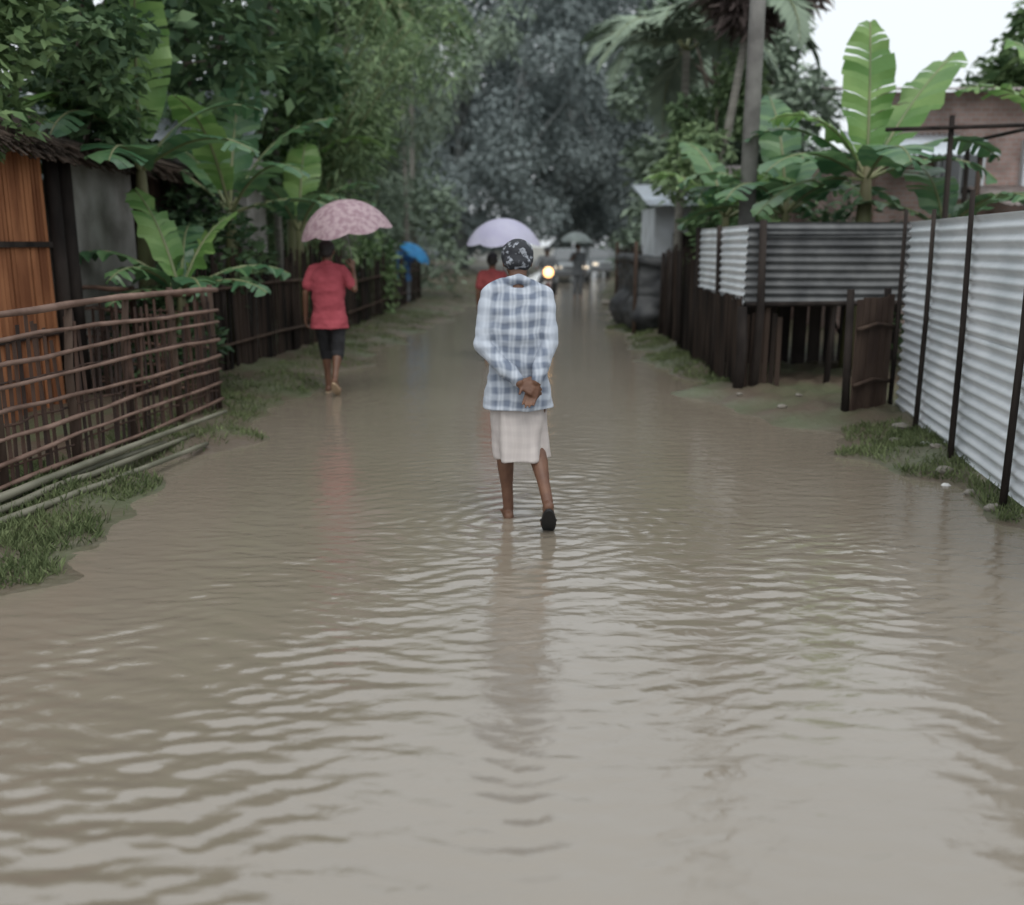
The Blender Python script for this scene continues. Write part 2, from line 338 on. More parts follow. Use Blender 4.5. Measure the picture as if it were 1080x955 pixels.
    for S in 'LR':
        sh,el,wr=D['sh'+S],D['el'+S],D['wr'+S]; s1=sh+V((0,0,-.012)); m1=ms.lerp(sh,.5)+V((0,0,-.004+C['hunch']))
        if C['sleeve']=='short': pts=[m1,s1,sh.lerp(el,.4),sh.lerp(el,.72)]; rr=[.058,.058,.058,.059]
        else: pts=[m1,s1,sh.lerp(el,.33),sh.lerp(el,.66),el,el.lerp(wr,.35),el.lerp(wr,.7),el.lerp(wr,.93)]; rr=[.060,.060,.056,.053,.050,.046,.042,.037]
        q.limb(pts,rr)
    hz_=C['hunch']
    q.limb([ms+V((-.05,-.03,.04+hz_)),ms+V((0,-.04,.055+hz_)),ms+V((.05,-.03,.04+hz_))],[.026,.028,.026])
    solid(q,'shirt',C['shirt'],root,vx,6,.012,(6,6,12),1)
    lo=C['lower']; lh=C['lhem']; hc=mid
    q=MB()
    if lo=='lungi':
        fold=lambda a,j:1+(.022+.018*j)*math.sin(a*6+j*.4)+.018*j*math.sin(a*3+1)
        q.loft([(hc.x+.014,hc.y-.01,lh,.148,.150),(hc.x+.008,hc.y,lh+.12,.152,.142),(hc.x,hc.y,lh+.28,.154,.124),(hc.x,hc.y,.84,.146,.107),(hc.x,hc.y,.93,.130,.098)],48,fold=lambda a,j:fold(a,4-j))
        solid(q,'wrapped_cloth',C['lmat'],root,.008,2,.013,(12,12,4),5)
    else:
        q.loft([(hc.x,hc.y,.78,.14,.10),(hc.x,hc.y,.85,.150,.105),(hc.x,hc.y,.94,.14,.098)],24)
        for S in 'LR':
            hp,kn,an=D['hip'+S],D['kn'+S],D['an'+S]
            pts=[hp,hp.lerp(kn,.5),kn]; rr=[.09,.085,.073]
            if lh<.42:
                k=min(1,(.46-lh)/.4); pts.append(kn.lerp(an,k)); rr.append(.073-.015*k)
            q.limb(pts,rr)
        solid(q,'shorts' if lh>.3 else 'trousers',C['lmat'],root,vx,3,.007,(9,9,12),4)
    if C['foot']:
        for S in 'LR':
            to,he=D['to'+S],D['he'+S]; d=(to-he).normalized(); sd=V((1,0,0)); up=sd.cross(d).normalized()
            if up.z<0: up=-up
            q=MB(); vs=[];n=18
            c=(to+he)/2-up*.022; Lh=(to-he).length/2+.03
            for lay in(0,-.016):
                for k in range(n):
                    a=2*math.pi*k/n; w=.042*(1+.12*math.cos(a)); vs.append(c+d*math.cos(a)*Lh+sd*math.sin(a)*w+up*lay)
            fs=[tuple(range(n)),tuple(range(2*n-1,n-1,-1))]+[(k,n+k,n+(k+1)%n,(k+1)%n) for k in range(n)]
            q.add(vs,fs); ball=he.lerp(to,.6)
            q.limb([ball+sd*.042-up*.012,ball+up*.024+d*.02,ball-sd*.042-up*.012],[.007,.008,.007],8)
            q.build('sandal',C['foot'],root,False)
    return root
def umbrella(label,grip,tilt,R,Hh,S,m,seed=0):
    root=thing('umbrella',label,'umbrella',grip); root.rotation_euler=(tilt[0],tilt[1],0)
    c=MB(); NP=64; NR=8; vs=[(0,0,S)];fs=[]
    def pt(u,a,lo=0):
        k=abs(math.cos(4*(a+seed))); rr=R*math.sin(u*1.12)/math.sin(1.12)*(1-.07*(1-k)*u); z=S-Hh*(1-math.cos(u*1.12))/(1-math.cos(1.12))+.035*(1-k)*u**3
        return V((rr*math.cos(a),rr*math.sin(a),z-lo))
    for i in range(1,NR+1):
        for k in range(NP): vs.append(pt(i/NR,2*math.pi*k/NP))
    for k in range(NP): fs.append((0,1+k,1+(k+1)%NP))
    for i in range(NR-1):
        for k in range(NP):
            a=1+i*NP+k;b=1+i*NP+(k+1)%NP; fs.append((a,a+NP,b+NP,b))
    c.add(vs,fs); c.build('canopy',m,root,True)
    q=MB(); q.bar((0,0,-.02),(0,0,S-.01),.005); q.build('shaft',M['steel'],root,True)
    q=MB(); q.bar((0,0,S-.01),(0,0,S+.05),.006,.003); q.build('ferrule',M['rubber'],root)
    q=MB(); q.path([(0,0,.03),(0,0,-.06),(.006,0,-.085),(.025,0,-.1),(.045,0,-.085),(.05,0,-.065)],[.011]*6,8); q.build('handle',M['rubber'],root,True)
    for k in range(8):
        a=math.pi*k/4-seed; q=MB(); q.path([pt(u,a,.006) for u in(.03,.3,.6,.8,1)],[.0028]*5,5); q.bar(pt(.5,a,.01),(0,0,S-Hh*1.1),.002,n=5); q.build('rib',M['steel'],root)
    return root
ZB=-.03
person('person in blue checked shirt and cream wrap wading with hands clasped behind back',(.035,5.39,ZB),.05,1.0,
  dict(head=(.0,.085,1.535),tilt=.38,shL=(-.148,.02,1.368),shR=(.145,.02,1.358),elL=(-.208,-.07,1.085),elR=(.172,-.085,1.095),wrL=(-.005,-.205,.885),wrR=(.090,-.20,.890),
   hdL=(.85,-.08,-.42),hnL=(.1,1,-.5),hsL=(.3,0,1),cuL=.5,hdR=(-.35,-.08,-.95),hnR=(-.1,-1,0),hsR=(-1,0,.2),cuR=.35,
   hipL=(-.08,0,.85),hipR=(.08,0,.85),knL=(-.075,.13,.46),anL=(-.050,.13,.08),heL=(-.05,.09,.03),toL=(-.06,.30,.02),
   knR=(.105,.0,.480),anR=(.150,-.28,.225),heR=(.152,-.325,.205),toR=(.165,-.165,.055)),
  dict(shirt=M['plaid'],sleeve='long',lower='lungi',lmat=M['lungi'],hem=.72,lhem=.42,vox=.0055,foot=M['rubber'],cap='wrap',hw=.97,loose=.014,hunch=.022))
person('person in red shirt and black shorts walking under the mauve umbrella',(-1.97,10.3,.0),-.03,1.0,
  dict(elL=(-.24,-.03,1.09),wrL=(-.265,.03,.85),elR=(.295,-.05,1.13),wrR=(.265,.04,1.345),hdR=(-.05,.25,1),hnR=(-.4,.3,0),hsR=(-.5,-.5,0),cuR=.95,
   knL=(-.075,.13,.47),anL=(-.07,.14,.075),heL=(-.07,.10,.03),toL=(-.08,.32,.02),knR=(.08,.0,.47),anR=(.08,-.22,.19),heR=(.08,-.27,.17),toR=(.085,-.09,.04)),
  dict(shirt=M['red'],sleeve='short',lower='shorts',lmat=M['black_cloth'],hem=.72,lhem=.40,foot=M['sandal_tan'],vox=.0075,hw=1.0,loose=.012,hunch=.01))
umbrella('mauve patterned umbrella held over the person in red shirt and black shorts',(-1.70,10.36,1.36),(.12,-.14),.50,.35,.71,M['umb_pink'],.2)
person('person in deep red clothes under the pale lavender umbrella ahead of the wading figure',(-.27,13.2,ZB),0,.92,
  dict(elR=(.25,.0,1.08),wrR=(.17,.12,1.25),hdR=(0,.2,1),hnR=(-.4,.3,0),hsR=(-.5,-.5,0),cuR=.95,knL=(-.09,.09,.46),anL=(-.09,.08,.075),heL=(-.09,.04,.03),toL=(-.095,.25,.02)),
  dict(shirt=M['red_dark'],lower='trousers',lmat=M['grey_cloth'],hem=.7,lhem=.14,vox=.011,foot=M['rubber']))
umbrella('pale lavender umbrella just behind the head of the wading figure',(-.12,13.32,1.15),(.06,.0),.52,.36,.80,M['umb_white'],.3)
person('person in blue clothes walking far down the left bank under blue umbrella',(-2.74,24.4,.06),0,.98,
  dict(elR=(.25,.03,1.12),wrR=(.14,.16,1.2),hdR=(.1,.2,1),hnR=(-.4,.3,0),hsR=(-.5,-.5,0),cuR=.95,knL=(-.09,.09,.46),anL=(-.09,.08,.075),heL=(-.09,.04,.03),toL=(-.095,.25,.02)),
  dict(shirt=M['blue_cloth'],lower='trousers',lmat=M['grey_cloth'],hem=.65,lhem=.14,vox=.013,foot=M['rubber']))
umbrella('bright blue umbrella tilted sideways far down the left bank',(-2.60,24.3,1.15),(.15,.62),.44,.22,.48,M['umb_blue'],.1)
person('distant person in dark clothes under the small grey umbrella on right of the lane',(2.05,30,ZB),math.pi,1.0,
  dict(elR=(.25,.03,1.12),wrR=(.14,.16,1.25),hdR=(0,.2,1),hnR=(-.4,.3,0),hsR=(-.5,-.5,0),cuR=.95),
  dict(shirt=M['grey_cloth'],lower='trousers',lmat=M['grey_cloth'],hem=.7,lhem=.14,vox=.014))
umbrella('small grey-green umbrella far along the lane above the vehicles',(1.95,29.85,1.25),(.05,.05),.5,.3,.72,M['umb_grey'],.2)
BX,BY=.92,25.2
person('distant helmeted rider on the motorcycle with its headlamp lit',(BX,BY+.2,ZB+.02),math.pi,1.0,
  dict(hipL=(-.1,0,.78),hipR=(.1,0,.78),head=(0,.05,1.45),shL=(-.18,.03,1.27),shR=(.18,.03,1.27),elL=(-.27,.18,1.08),elR=(.27,.18,1.08),wrL=(-.29,.45,1.02),wrR=(.29,.45,1.02),hdL=(.1,1,0),hdR=(-.1,1,0),hnL=(0,0,-1),hnR=(0,0,-1),hsL=(1,0,0),hsR=(-1,0,0),cuL=.8,cuR=.8,
   knL=(-.2,.38,.62),knR=(.2,.38,.62),anL=(-.19,.2,.3),anR=(.19,.2,.3),toL=(-.2,.38,.26),toR=(.2,.38,.26),heL=(-.19,.14,.27),heR=(.19,.14,.27),tilt=0),
  dict(shirt=M['grey_cloth'],sleeve='long',lower='trousers',lmat=M['haze_rubber'],hem=.74,lhem=.14,vox=.014,cap='cap',capmat=M['haze_rubber']))
def motorcycle(loc):
    r=thing('motorcycle','distant motorcycle facing the camera with bright warm headlamp','motorcycle',loc,0)
    for y in(-.62,.62):
        q=MB(); q.torus((0,y,.3),.26,.045); w=q.build('wheel',M['haze_rubber'],r,True)
        q=MB()
        for k in range(8):
            a=k*math.pi/4; q.bar((0,y,.3),(0,y+.24*math.cos(a),.3+.24*math.sin(a)),.006,n=5)
        q.build('spokes',M['steel'],w)
    q=MB(); q.bar((-.07,-.62,.3),(-.07,-.42,.95),.02); q.bar((.07,-.62,.3),(.07,-.42,.95),.02); q.build('fork',M['steel'],r,True)
    q=MB(); q.path([(-.36,-.3,1.02),(-.2,-.4,1.0),(.2,-.4,1.0),(.36,-.3,1.02)],[.014]*4); q.build('handlebar',M['steel'],r,True)
    q=MB(); q.ell((0,-.12,.82),(.13,.26,.12)); q.build('fuel_tank',M['bike_red'],r,True)
    q=MB(); q.ell((0,.35,.78),(.13,.38,.07)); q.build('seat',M['haze_rubber'],r,True)
    q=MB(); q.box((0,-.02,.48),(.2,.35,.28)); q.bar((0,-.4,.85),(0,-.1,.45),.03); q.bar((.1,.0,.3),(.12,.75,.32),.035); q.build('engine',M['steel'],r)
    q=MB(); q.ell((0,-.52,.94),(.14,.09,.14)); hl=q.build('lamp_housing',M['bike_red'],r,True)
    q=MB(); q.ell((0,-.60,.94),(.13,.035,.13)); q.build('headlight',M['lamp_on'],hl,True)
    q=MB(); q.path([(0,-.95,.38),(0,-.86,.55),(0,-.62,.63),(0,-.4,.55)],[.05,.06,.06,.05]); q.build('mudguard',M['bike_red'],r,True)
    return r
motorcycle((BX,BY-.2,ZB))
def car(loc):
    r=thing('car','distant grey car facing the camera with dim headlamps','car',loc,0)
    def prof(pts,w0,name,m):
        q=MB(); n=len(pts); vs=[(-w,y,z) for (y,z),w in zip(pts,w0)]+[(w,y,z) for (y,z),w in zip(pts,w0)]
        q.add(vs,[tuple(range(n)),tuple(range(2*n-1,n-1,-1))]+[(i,(i+1)%n,n+(i+1)%n,n+i) for i in range(n)])
        o=q.build(name,m,r); bv=o.modifiers.new('b','BEVEL'); bv.width=.04; bv.segments=3; return o
    prof([(-1.9,.3),(-1.95,.55),(-1.85,.75),(-.95,.92),(1.85,.95),(1.95,.6),(1.9,.3)],[.78,.8,.76,.8,.76,.8,.78],'body',M['car_paint'])
    prof([(-1.0,.93),(-.35,1.42),(1.0,1.46),(1.8,.95)],[.74,.6,.6,.72],'cabin',M['car_paint'])
    q=MB(); q.add([(-.66,-.97,.975),(.66,-.97,.975),(.54,-.42,1.395),(-.54,-.42,1.395)],[(0,1,2,3)]); q.build('windscreen',M['glass'],r).location=(0,-.02,.01)
    for s in(-1,1):
        q=MB(); q.add([(s*.735,-.7,1.0),(s*.735,1.4,1.0),(s*.64,.95,1.38),(s*.64,-.3,1.36)],[(0,1,2,3)]); q.build('side_window',M['glass'],r).location=(s*.02,0,0)
        q=MB(); q.ell((s*.58,-1.88,.66),(.15,.05,.08)); q.build('headlight',M['lamp_car'],r,True)
        q=MB(); q.ell((s*.86,-.75,1.0),(.09,.05,.07)); q.build('side_mirror',M['car_paint'],r,True)
        for y in(-1.25,1.25):
            q=MB(); q.torus((s*.72,y,.3),.23,.08); w=q.build('wheel',M['haze_rubber'],r,True)
            q=MB(); q.bar((s*.66,y,.3),(s*.78,y,.3),.17,n=16); q.build('rim',M['steel'],w)
    q=MB(); q.box((0,-1.95,.42),(1.5,.1,.18)); q.build('bumper',M['haze_rubber'],r)
    q=MB(); q.box((0,-1.93,.66),(.7,.06,.12)); q.build('grille',M['haze_rubber'],r)
    return r
cr=car((2.55,43.0,ZB))
dup(cr,(4.5,50.0,ZB),.12,1.0,'second grey car waiting behind and right of the first distant car')
# ------------------------------------------------------------ ground and water
LY=[-20,4,5.8,7.6,10,14.6,21.4,32,50,80]; LX=[-2.4,-2.32,-2.35,-2.32,-2.25,-2.05,-1.45,-.6,.9,3.5]
RY=[-20,5,6.3,7.6,8.4,9.3,10.3,14.6,21.4,31,50,80]; RX=[2.7,2.85,2.9,2.7,2.35,2.1,2.0,1.95,2.15,2.9,5.2,7.4]
def xl(y): return np.interp(y,LY,LX)
def xr(y): return np.interp(y,RY,RX)
def hfun(x,y):
    n=.18*np.sin(x*1.7+y*2.3)+.14*np.sin(y*3.9-x*.8+1)+.09*np.sin(x*6.1-y*5.3)+.06*np.sin(y*11+x*4)
    d=np.maximum(xl(y)-x,x-xr(y))+n*.8
    t=np.clip((d+.35)/1.1,0,1); h=-.035+ (t*t*(3-2*t))*.13
    far=np.clip((d-.6)/6,0,1); h=h+far*.12
    h=h+np.where(d>-.1,1,0)*(.016*np.sin(x*9+y*7)+.014*np.sin(x*17-y*13)+.010*np.sin(x*31+y*27))*np.clip(d+.1,0,1)
    return h
def hz(x,y): return float(hfun(np.array(float(x)),np.array(float(y))))
def gridmesh(name,xs,ys,hf,m):
    X,Y=np.meshgrid(xs,ys); Z=hf(X,Y); nv=X.size; nx=len(xs); ny=len(ys)
    co=np.stack([X,Y,Z],-1).reshape(-1).astype(np.float32)
    i=np.arange(nx-1)[None,:]+nx*np.arange(ny-1)[:,None]; q=np.stack([i,i+1,i+1+nx,i+nx],-1).reshape(-1).astype(np.int32)
    me=bpy.data.meshes.new(name); me.vertices.add(nv); me.vertices.foreach_set('co',co)
    nf=(nx-1)*(ny-1); me.loops.add(nf*4); me.loops.foreach_set('vertex_index',q); me.polygons.add(nf); me.polygons.foreach_set('loop_start',np.arange(nf,dtype=np.int32)*4)
    me.polygons.foreach_set('loop_total',np.full(nf,4,np.int32)); me.update(calc_edges=True); me.polygons.foreach_set('use_smooth',[True]*nf); me.materials.append(m)
    o=bpy.data.objects.new(name,me); COL.objects.link(o); return o
gm=mat('wet_mud',(.105,.082,.06),.45,(.095,.105,.06),1.1,bump=.8,bscale=14,spec=.5,lo=.42,hi=.62)
xs=np.concatenate([np.linspace(-300,-30,12),np.linspace(-25,-6,16),np.arange(-5.5,6.5,.07),np.linspace(7,25,16),np.linspace(30,300,12)])
ys=np.concatenate([np.linspace(-60,-4,12),np.arange(-3,26,.08),np.arange(26,90,1.),np.linspace(95,600,14)])
tag(gridmesh('ground',xs,ys,hfun,gm),'wet muddy ground with patches of green','ground',kind='structure')
def whf(X,Y):
    w1=.25*np.sin(X*.9+1.3)+.18*np.sin(X*2.3+Y*.7)+.10*np.sin(X*5.1-Y*1.9)+.06*np.sin(X*9.3+Y*3.1)
    w2=.3*np.sin(X*1.3-Y*.6+.4)+.16*np.sin(X*3.7+Y*1.7+2)+.09*np.sin(X*7.9-Y*4.3)+.04*np.sin(X*14+Y*9)
    w3=.2*np.sin(X*1.9+Y*1.1+4)+.15*np.sin(X*4.4-Y*2.2)+.08*np.sin(X*11-Y*6)
    e1=.55+.45*np.sin(X*1.1+Y*.8+2)*np.sin(Y*.9-X*.5); e2=.5+.5*np.sin(X*3.1+Y*1.9)*np.sin(X*1.7-Y*4.1+1); e3=.5+.5*np.sin(X*2.3-Y*3.3+.7)*np.sin(X*4.9+Y*2.1)
    side=.62+1.15*np.exp(-((X+1.3)/.95)**2)*np.clip((5.3-Y)/2,0,1)+.95*np.exp(-((X-1.7)/.6)**2-((Y-4.4)/1.0)**2)+.3*np.exp(-(X/1.2)**2-((Y-4.6)/1.2)**2)
    near=np.clip(1.1-(Y-2)/6.5,.16,1.0)
    ph=lambda lam,ang,w,k,amp: amp*np.sin(2*math.pi*((Y+w*k)*math.cos(ang)+X*math.sin(ang))/lam)
    h=(ph(.20,.06,w1,.45,.0016)*e1+ph(.147,-.12,w2,.5,.0019)*e2+ph(.27,.22,w3,.4,.0010)+ph(.108,.22,w3,.6,.0014)*e3+ph(.125,-.35,w1,.4,.0011)*e2+ph(.080,.4,w2,.5,.0010)*e1+ph(.088,-.5,w3,.5,.0008)*e3+ph(.064,.1,w1,.6,.0008)*e2)*near*side
    for (cx,cy,lam,A,dec) in((.0,5.45,.135,.0030,.9),(.2,5.15,.11,.0026,.8),(-1.95,10.3,.15,.002,1.0),(-1.3,2.2,.17,.0008,1.8),(1.2,4.2,.12,.0010,.7)):
        r=np.sqrt((X-cx)**2+(Y-cy)**2)+.025*np.sin(X*7+Y*5)+.02*np.sin(Y*11-X*9); h=h+A*np.sin(2*math.pi*r/lam)*np.exp(-r/dec)*(r>.06)*(.6+.4*np.sin(X*5-Y*3))
    return h
wm=bpy.data.materials.new('muddy_water'); wm.use_nodes=True; nt=wm.node_tree; N=nt.nodes; p=N['Principled BSDF']
p.inputs['Roughness'].default_value=.04; p.inputs['IOR'].default_value=1.7; p.inputs['Specular IOR Level'].default_value=1.0
tc=N.new('ShaderNodeTexCoord'); nz=N.new('ShaderNodeTexNoise'); nz.inputs['Scale'].default_value=.7; nz.inputs['Detail'].default_value=5; lk(nt,tc.outputs['Object'],nz.inputs[0])
mx=N.new('ShaderNodeMix'); mx.data_type='RGBA'; mx.inputs[6].default_value=(.185,.155,.118,1); mx.inputs[7].default_value=(.24,.208,.165,1); lk(nt,nz.outputs[0],mx.inputs[0]); lk(nt,mx.outputs[2],p.inputs['Base Color'])
mp=N.new('ShaderNodeMapping'); mp.inputs['Scale'].default_value=(.45,1,1); lk(nt,tc.outputs['Object'],mp.inputs[0])
n2=N.new('ShaderNodeTexNoise'); n2.inputs['Scale'].default_value=12; n2.inputs['Detail'].default_value=6; n2.inputs['Distortion'].default_value=.6; lk(nt,mp.outputs[0],n2.inputs[0])
bp=N.new('ShaderNodeBump'); bp.inputs['Strength'].default_value=.45; bp.inputs['Distance'].default_value=.012; lk(nt,n2.outputs[0],bp.inputs['Height']); lk(nt,bp.outputs[0],p.inputs['Normal'])
xs=np.concatenate([[-8,-5],np.arange(-3.6,4.2,.028),[5,7,12]])
ys=np.concatenate([np.arange(-4,1.4,.12),np.arange(1.4,7,.014),np.arange(7,15,.028),np.arange(15,40,.1),np.arange(40,95,1.)])
tag(gridmesh('water',xs,ys,whf,wm),'brown rippled floodwater covering the lane','water',kind='structure')
# ------------------------------------------------------------ foliage
def leafmesh(name,pos,axis,nrm,L,W,m):
    n=len(pos); b=np.cross(axis,nrm); b/=np.linalg.norm(b,axis=1,keepdims=True)+1e-9; nn=np.cross(b,axis)
    L=L[:,None];W=W[:,None]
    v=np.stack([pos,pos+axis*L*.45+b*W*.5+nn*W*.12,pos+axis*L-nn*L*.08,pos+axis*L*.45-b*W*.5+nn*W*.12],1).reshape(-1,3)
    me=bpy.data.meshes.new(name); me.vertices.add(4*n); me.vertices.foreach_set('co',v.reshape(-1).astype(np.float32))
    me.loops.add(4*n); me.loops.foreach_set('vertex_index',np.arange(4*n,dtype=np.int32)); me.polygons.add(n)
    me.polygons.foreach_set('loop_start',np.arange(n,dtype=np.int32)*4); me.polygons.foreach_set('loop_total',np.full(n,4,np.int32)); me.update(calc_edges=True)
    me.materials.append(m); return me
def cloud(name,blobs,n,size,m,rng,aspect=.45,droop=.35):
    B=np.array(blobs); w=(B[:,3]*B[:,4]*B[:,5])**.6; w/=w.sum(); k=rng.choice(len(B),n,p=w); d=rng.normal(size=(n,3)); d/=np.linalg.norm(d,axis=1,keepdims=True)
    r=rng.uniform(.25,1,n)**.45*(1+.12*rng.normal(size=n)); pos=B[k,:3]+d*B[k,3:6]*r[:,None]
    ax=rng.normal(size=(n,3))+d*.6; ax[:,2]=ax[:,2]*.5-droop; ax/=np.linalg.norm(ax,axis=1,keepdims=True)
    nr=rng.normal(size=(n,3))*.6+d*.5; nr[:,2]+=.7; nr/=np.linalg.norm(nr,axis=1,keepdims=True)
    s=size*rng.uniform(.6,1.3,n); return leafmesh(name,pos,ax,nr,s,s*aspect,m)
def link(me,name,parent=None):
    o=bpy.data.objects.new(name,me); COL.objects.link(o); o.parent=parent; return o
def tree(name,label,loc,h,R,z0,m,n,size,seed,group=None,k=16,bark='bark',aspect=.45,cat='tree',tr=.16,droop=.35,lean=(0,0)):
    rng=np.random.default_rng(seed); rd=random.Random(seed); root=thing(name,label,cat,loc,0,group)
    blobs=[]
    for i in range(k):
        a=rd.uniform(0,6.28); z=z0+(h-z0)*((i+.5)/k); prof=math.sin(math.pi*min(1,max(.12,(z-z0)/(h-z0)*.85+.12)))**.7
        rr=R*prof*rd.uniform(.25,.85); s=R*rd.uniform(.24,.42); blobs.append((rr*math.cos(a)+lean[0],rr*math.sin(a)+lean[1],z,s,s,s*rd.uniform(.6,.9)))
    link(cloud('crown',blobs,n,size,m,rng,aspect,droop),'crown',root)
    q=MB(); top=V((rd.uniform(-.3,.3)+lean[0],rd.uniform(-.3,.3)+lean[1],h*.85)); pts=[V((0,0,-.1))]
    for i in range(1,6): pts.append(V((0,0,0)).lerp(top,i/5)+V((rd.uniform(-.12,.12),rd.uniform(-.12,.12),0))*(h/8))
    q.path(pts,[tr*1.3,tr,tr*.85,tr*.65,tr*.4,tr*.15],10)
    for b in blobs[::2]:
        s=pts[2].lerp(pts[4],rd.random()); e=V(b[:3]); q.path([s,s.lerp(e,.5)+V((0,0,.1)),e],[tr*.4,tr*.22,tr*.06],6)
    q.build('trunk',M[bark],root,True)
    return root
def shrub(label,loc,R,h,m,n,size,seed,group=None,name='shrub',aspect=.45):
    rng=np.random.default_rng(seed); rd=random.Random(seed); root=thing(name,label,'shrub',loc,0,group)
    bl=[(rd.uniform(-.7,.7)*R,rd.uniform(-.7,.7)*R,rd.uniform(.2,.85)*h,R*.45,R*.45,h*.25) for i in range(9)]
    link(cloud('foliage',bl,n,size,m,rng,aspect,0),'foliage',root)
    q=MB()
    for b in bl: q.path([(0,0,-.05),(b[0]*.4,b[1]*.4,b[2]*.5),b[:3]],[.025,.018,.006],5)
    q.build('stems',M['bark'],root); return root
def banana(label,loc,h,leaves,m,seed=0,r=.10,group=None,W0=.30):
    rd=random.Random(seed); root=thing('banana_plant',label,'plant',loc,0,group)
    q=MB(); q.path([(0,0,-.1),(.01,0,h*.4),(.03,.01,h*.8),(.03,.02,h+.1)],[r*1.2,r,r*.75,r*.4],12); q.build('stem',M['banana_stem'],root,True)
    for lf in leaves:
        az,el,L,bend=lf[:4]; mm=lf[4] if len(lf)>4 else m
        az=math.radians(az); e=math.radians(el); p=V((.03,.02,h-.05)); n=20; pts=[];tg=[]
        for i in range(n+1):
            u=i/n; d=V((math.cos(az)*math.cos(e),math.sin(az)*math.cos(e),math.sin(e))); pts.append(p.copy()); tg.append(d); p=p+d*(L/n); e-=math.radians(bend)/n*(.3+1.4*u)
        b=MB(); b.path(pts,[.022*(1-.8*i/n)+.003 for i in range(n+1)],6,1)
        side=V((-math.sin(az),math.cos(az),0)); W=W0*rd.uniform(.85,1.1)*min(1,L/1.4)
        for s in(-1,1):
            prev=None
            for i in range(3,n):
                u0=(i-3)/(n-3);u1=(i-2)/(n-3)
                f=lambda u: W*(max(0,math.sin(math.pi*min(1,u*.92+.06)))**.55)
                t=.10*(1 if rd.random()<.4 else 0)
                def E(i,u,sh,dr):
                    nn=side.cross(tg[i]).normalized()
                    if nn.z<0: nn=-nn
                    w=f(u); return pts[i]+side*s*w+tg[i]*(w*.35+sh)+nn*(.10*w-dr)
                dr=rd.uniform(0,.05)*(2.5 if t else .4)+.06*f(u0)
                m0=pts[i];m1=pts[i+1]
                e0=E(i,u0,t*.2,dr) if (prev is None or t) else prev
                e1=E(min(i+1,n),u1,-t*.1,dr)
                c0=m0.lerp(e0,.5)+V((0,0,.018));c1=m1.lerp(e1,.5)+V((0,0,.018))
                b.add([m0,m1,c1,c0,e1,e0],[(0,1,2,3),(3,2,4,5)] if s>0 else [(3,2,1,0),(5,4,2,3)]); prev=e1
        b.build('leaf',[mm,M['culm']],root,True)
    return root
def palm(label,loc,h,nf,Lf,m,seed,group=None,tr=.07,bark='bark_pale',dry=False,lean=(0,0),lw=.05):
    rng=np.random.default_rng(seed); rd=random.Random(seed); root=thing('palm_tree',label,'tree',loc,0,group)
    T=V((lean[0],lean[1],h)); q=MB(); q.path([(0,0,-.1),T*.3+V((-.04,0,0)),T*.7,T],[tr*1.3,tr,tr*.9,tr*.8],10); q.build('trunk',M[bark],root,True)
    pos=[];ax=[];nr=[];LL=[];rach=MB()
    for k in range(nf):
        az=k*2.4+rd.uniform(-.3,.3); e=math.radians(rd.uniform(-5,75)); p=T.copy(); n=22; pts=[]; be=rd.uniform(85,120)
        for i in range(n+1):
            d=V((math.cos(az)*math.cos(e),math.sin(az)*math.cos(e),math.sin(e))); pts.append(p.copy())
            if i>2:
                sd=V((-math.sin(az),math.cos(az),0)); up=sd.cross(d)
                for s in(-1,1):
                    for j in(0,.5):
                        l=(sd*s*.8+d*.55-V((0,0,1))*rd.uniform(.2,.7)).normalized()
                        pos.append(p+d*(Lf/n)*j); ax.append(l); nr.append(up+V((0,0,.4))); LL.append(Lf*.30*math.sin(math.pi*min(1,(i/n)*.85+.12))*rd.uniform(.8,1.1)+.05)
            p=p+d*(Lf/n); e-=math.radians(be)/n
        rach.path(pts[::3]+[pts[-1]],[.018*(1-i/9) +.003 for i in range(len(pts[::3])+1)],5)
    me=leafmesh('fronds',np.array([tuple(x) for x in pos]),np.array([tuple(x) for x in ax]),np.array([tuple(x) for x in nr]),np.array(LL),np.full(len(LL),lw),m)
    link(me,'fronds',root); rach.build('frond_stalks',M['culm'],root)
    if dry:
        bl=[(T.x+rd.uniform(-.55,.75),T.y+rd.uniform(-.5,.5),h+rd.uniform(-.1,.5),.45,.4,.35) for i in range(8)]
        link(cloud('dry_fronds',bl,1900,.45,M['dry'],rng,.2,.6),'dry_fronds',root)
    return root
def bamboo(label,loc,h,nc,m,seed,toward=(.4,0),n_l=5000,size=.2,group=None):
    rng=np.random.default_rng(seed); rd=random.Random(seed); root=thing('bamboo_clump',label,'plant',loc,0,group); q=MB(); bl=[]
    for k in range(nc):
        a=rd.uniform(0,6.28); d=V((math.cos(a)+toward[0]*1.5,math.sin(a)+toward[1]*1.5,0))*.5; hh=h*rd.uniform(.7,1.05); b0=V((math.cos(a)*.4,math.sin(a)*.4,-.05)); pts=[]
        for i in range(9):
            u=i/8; pts.append(b0+V((0,0,hh*(u-.12*u**3)))+d*hh*.42*u**2.4)
        q.path(pts,[.04*(1-.85*i/8) for i in range(9)],7)
        for i in range(2,9):
            for j in range(3):
                c=pts[i]+V((rd.uniform(-.5,.5),rd.uniform(-.5,.5),rd.uniform(-.5,.3))); s=rd.uniform(.28,.55); bl.append((c.x,c.y,c.z,s,s,s*.7))
    q.build('culms',M['culm'],root,True); link(cloud('leaves',bl,n_l,size,m,rng,.2,.7),'leaves',root); return root
def gz(x,y): return (x,y,hz(x,y))
BN,BD=M['banana'],M['banana_dark']
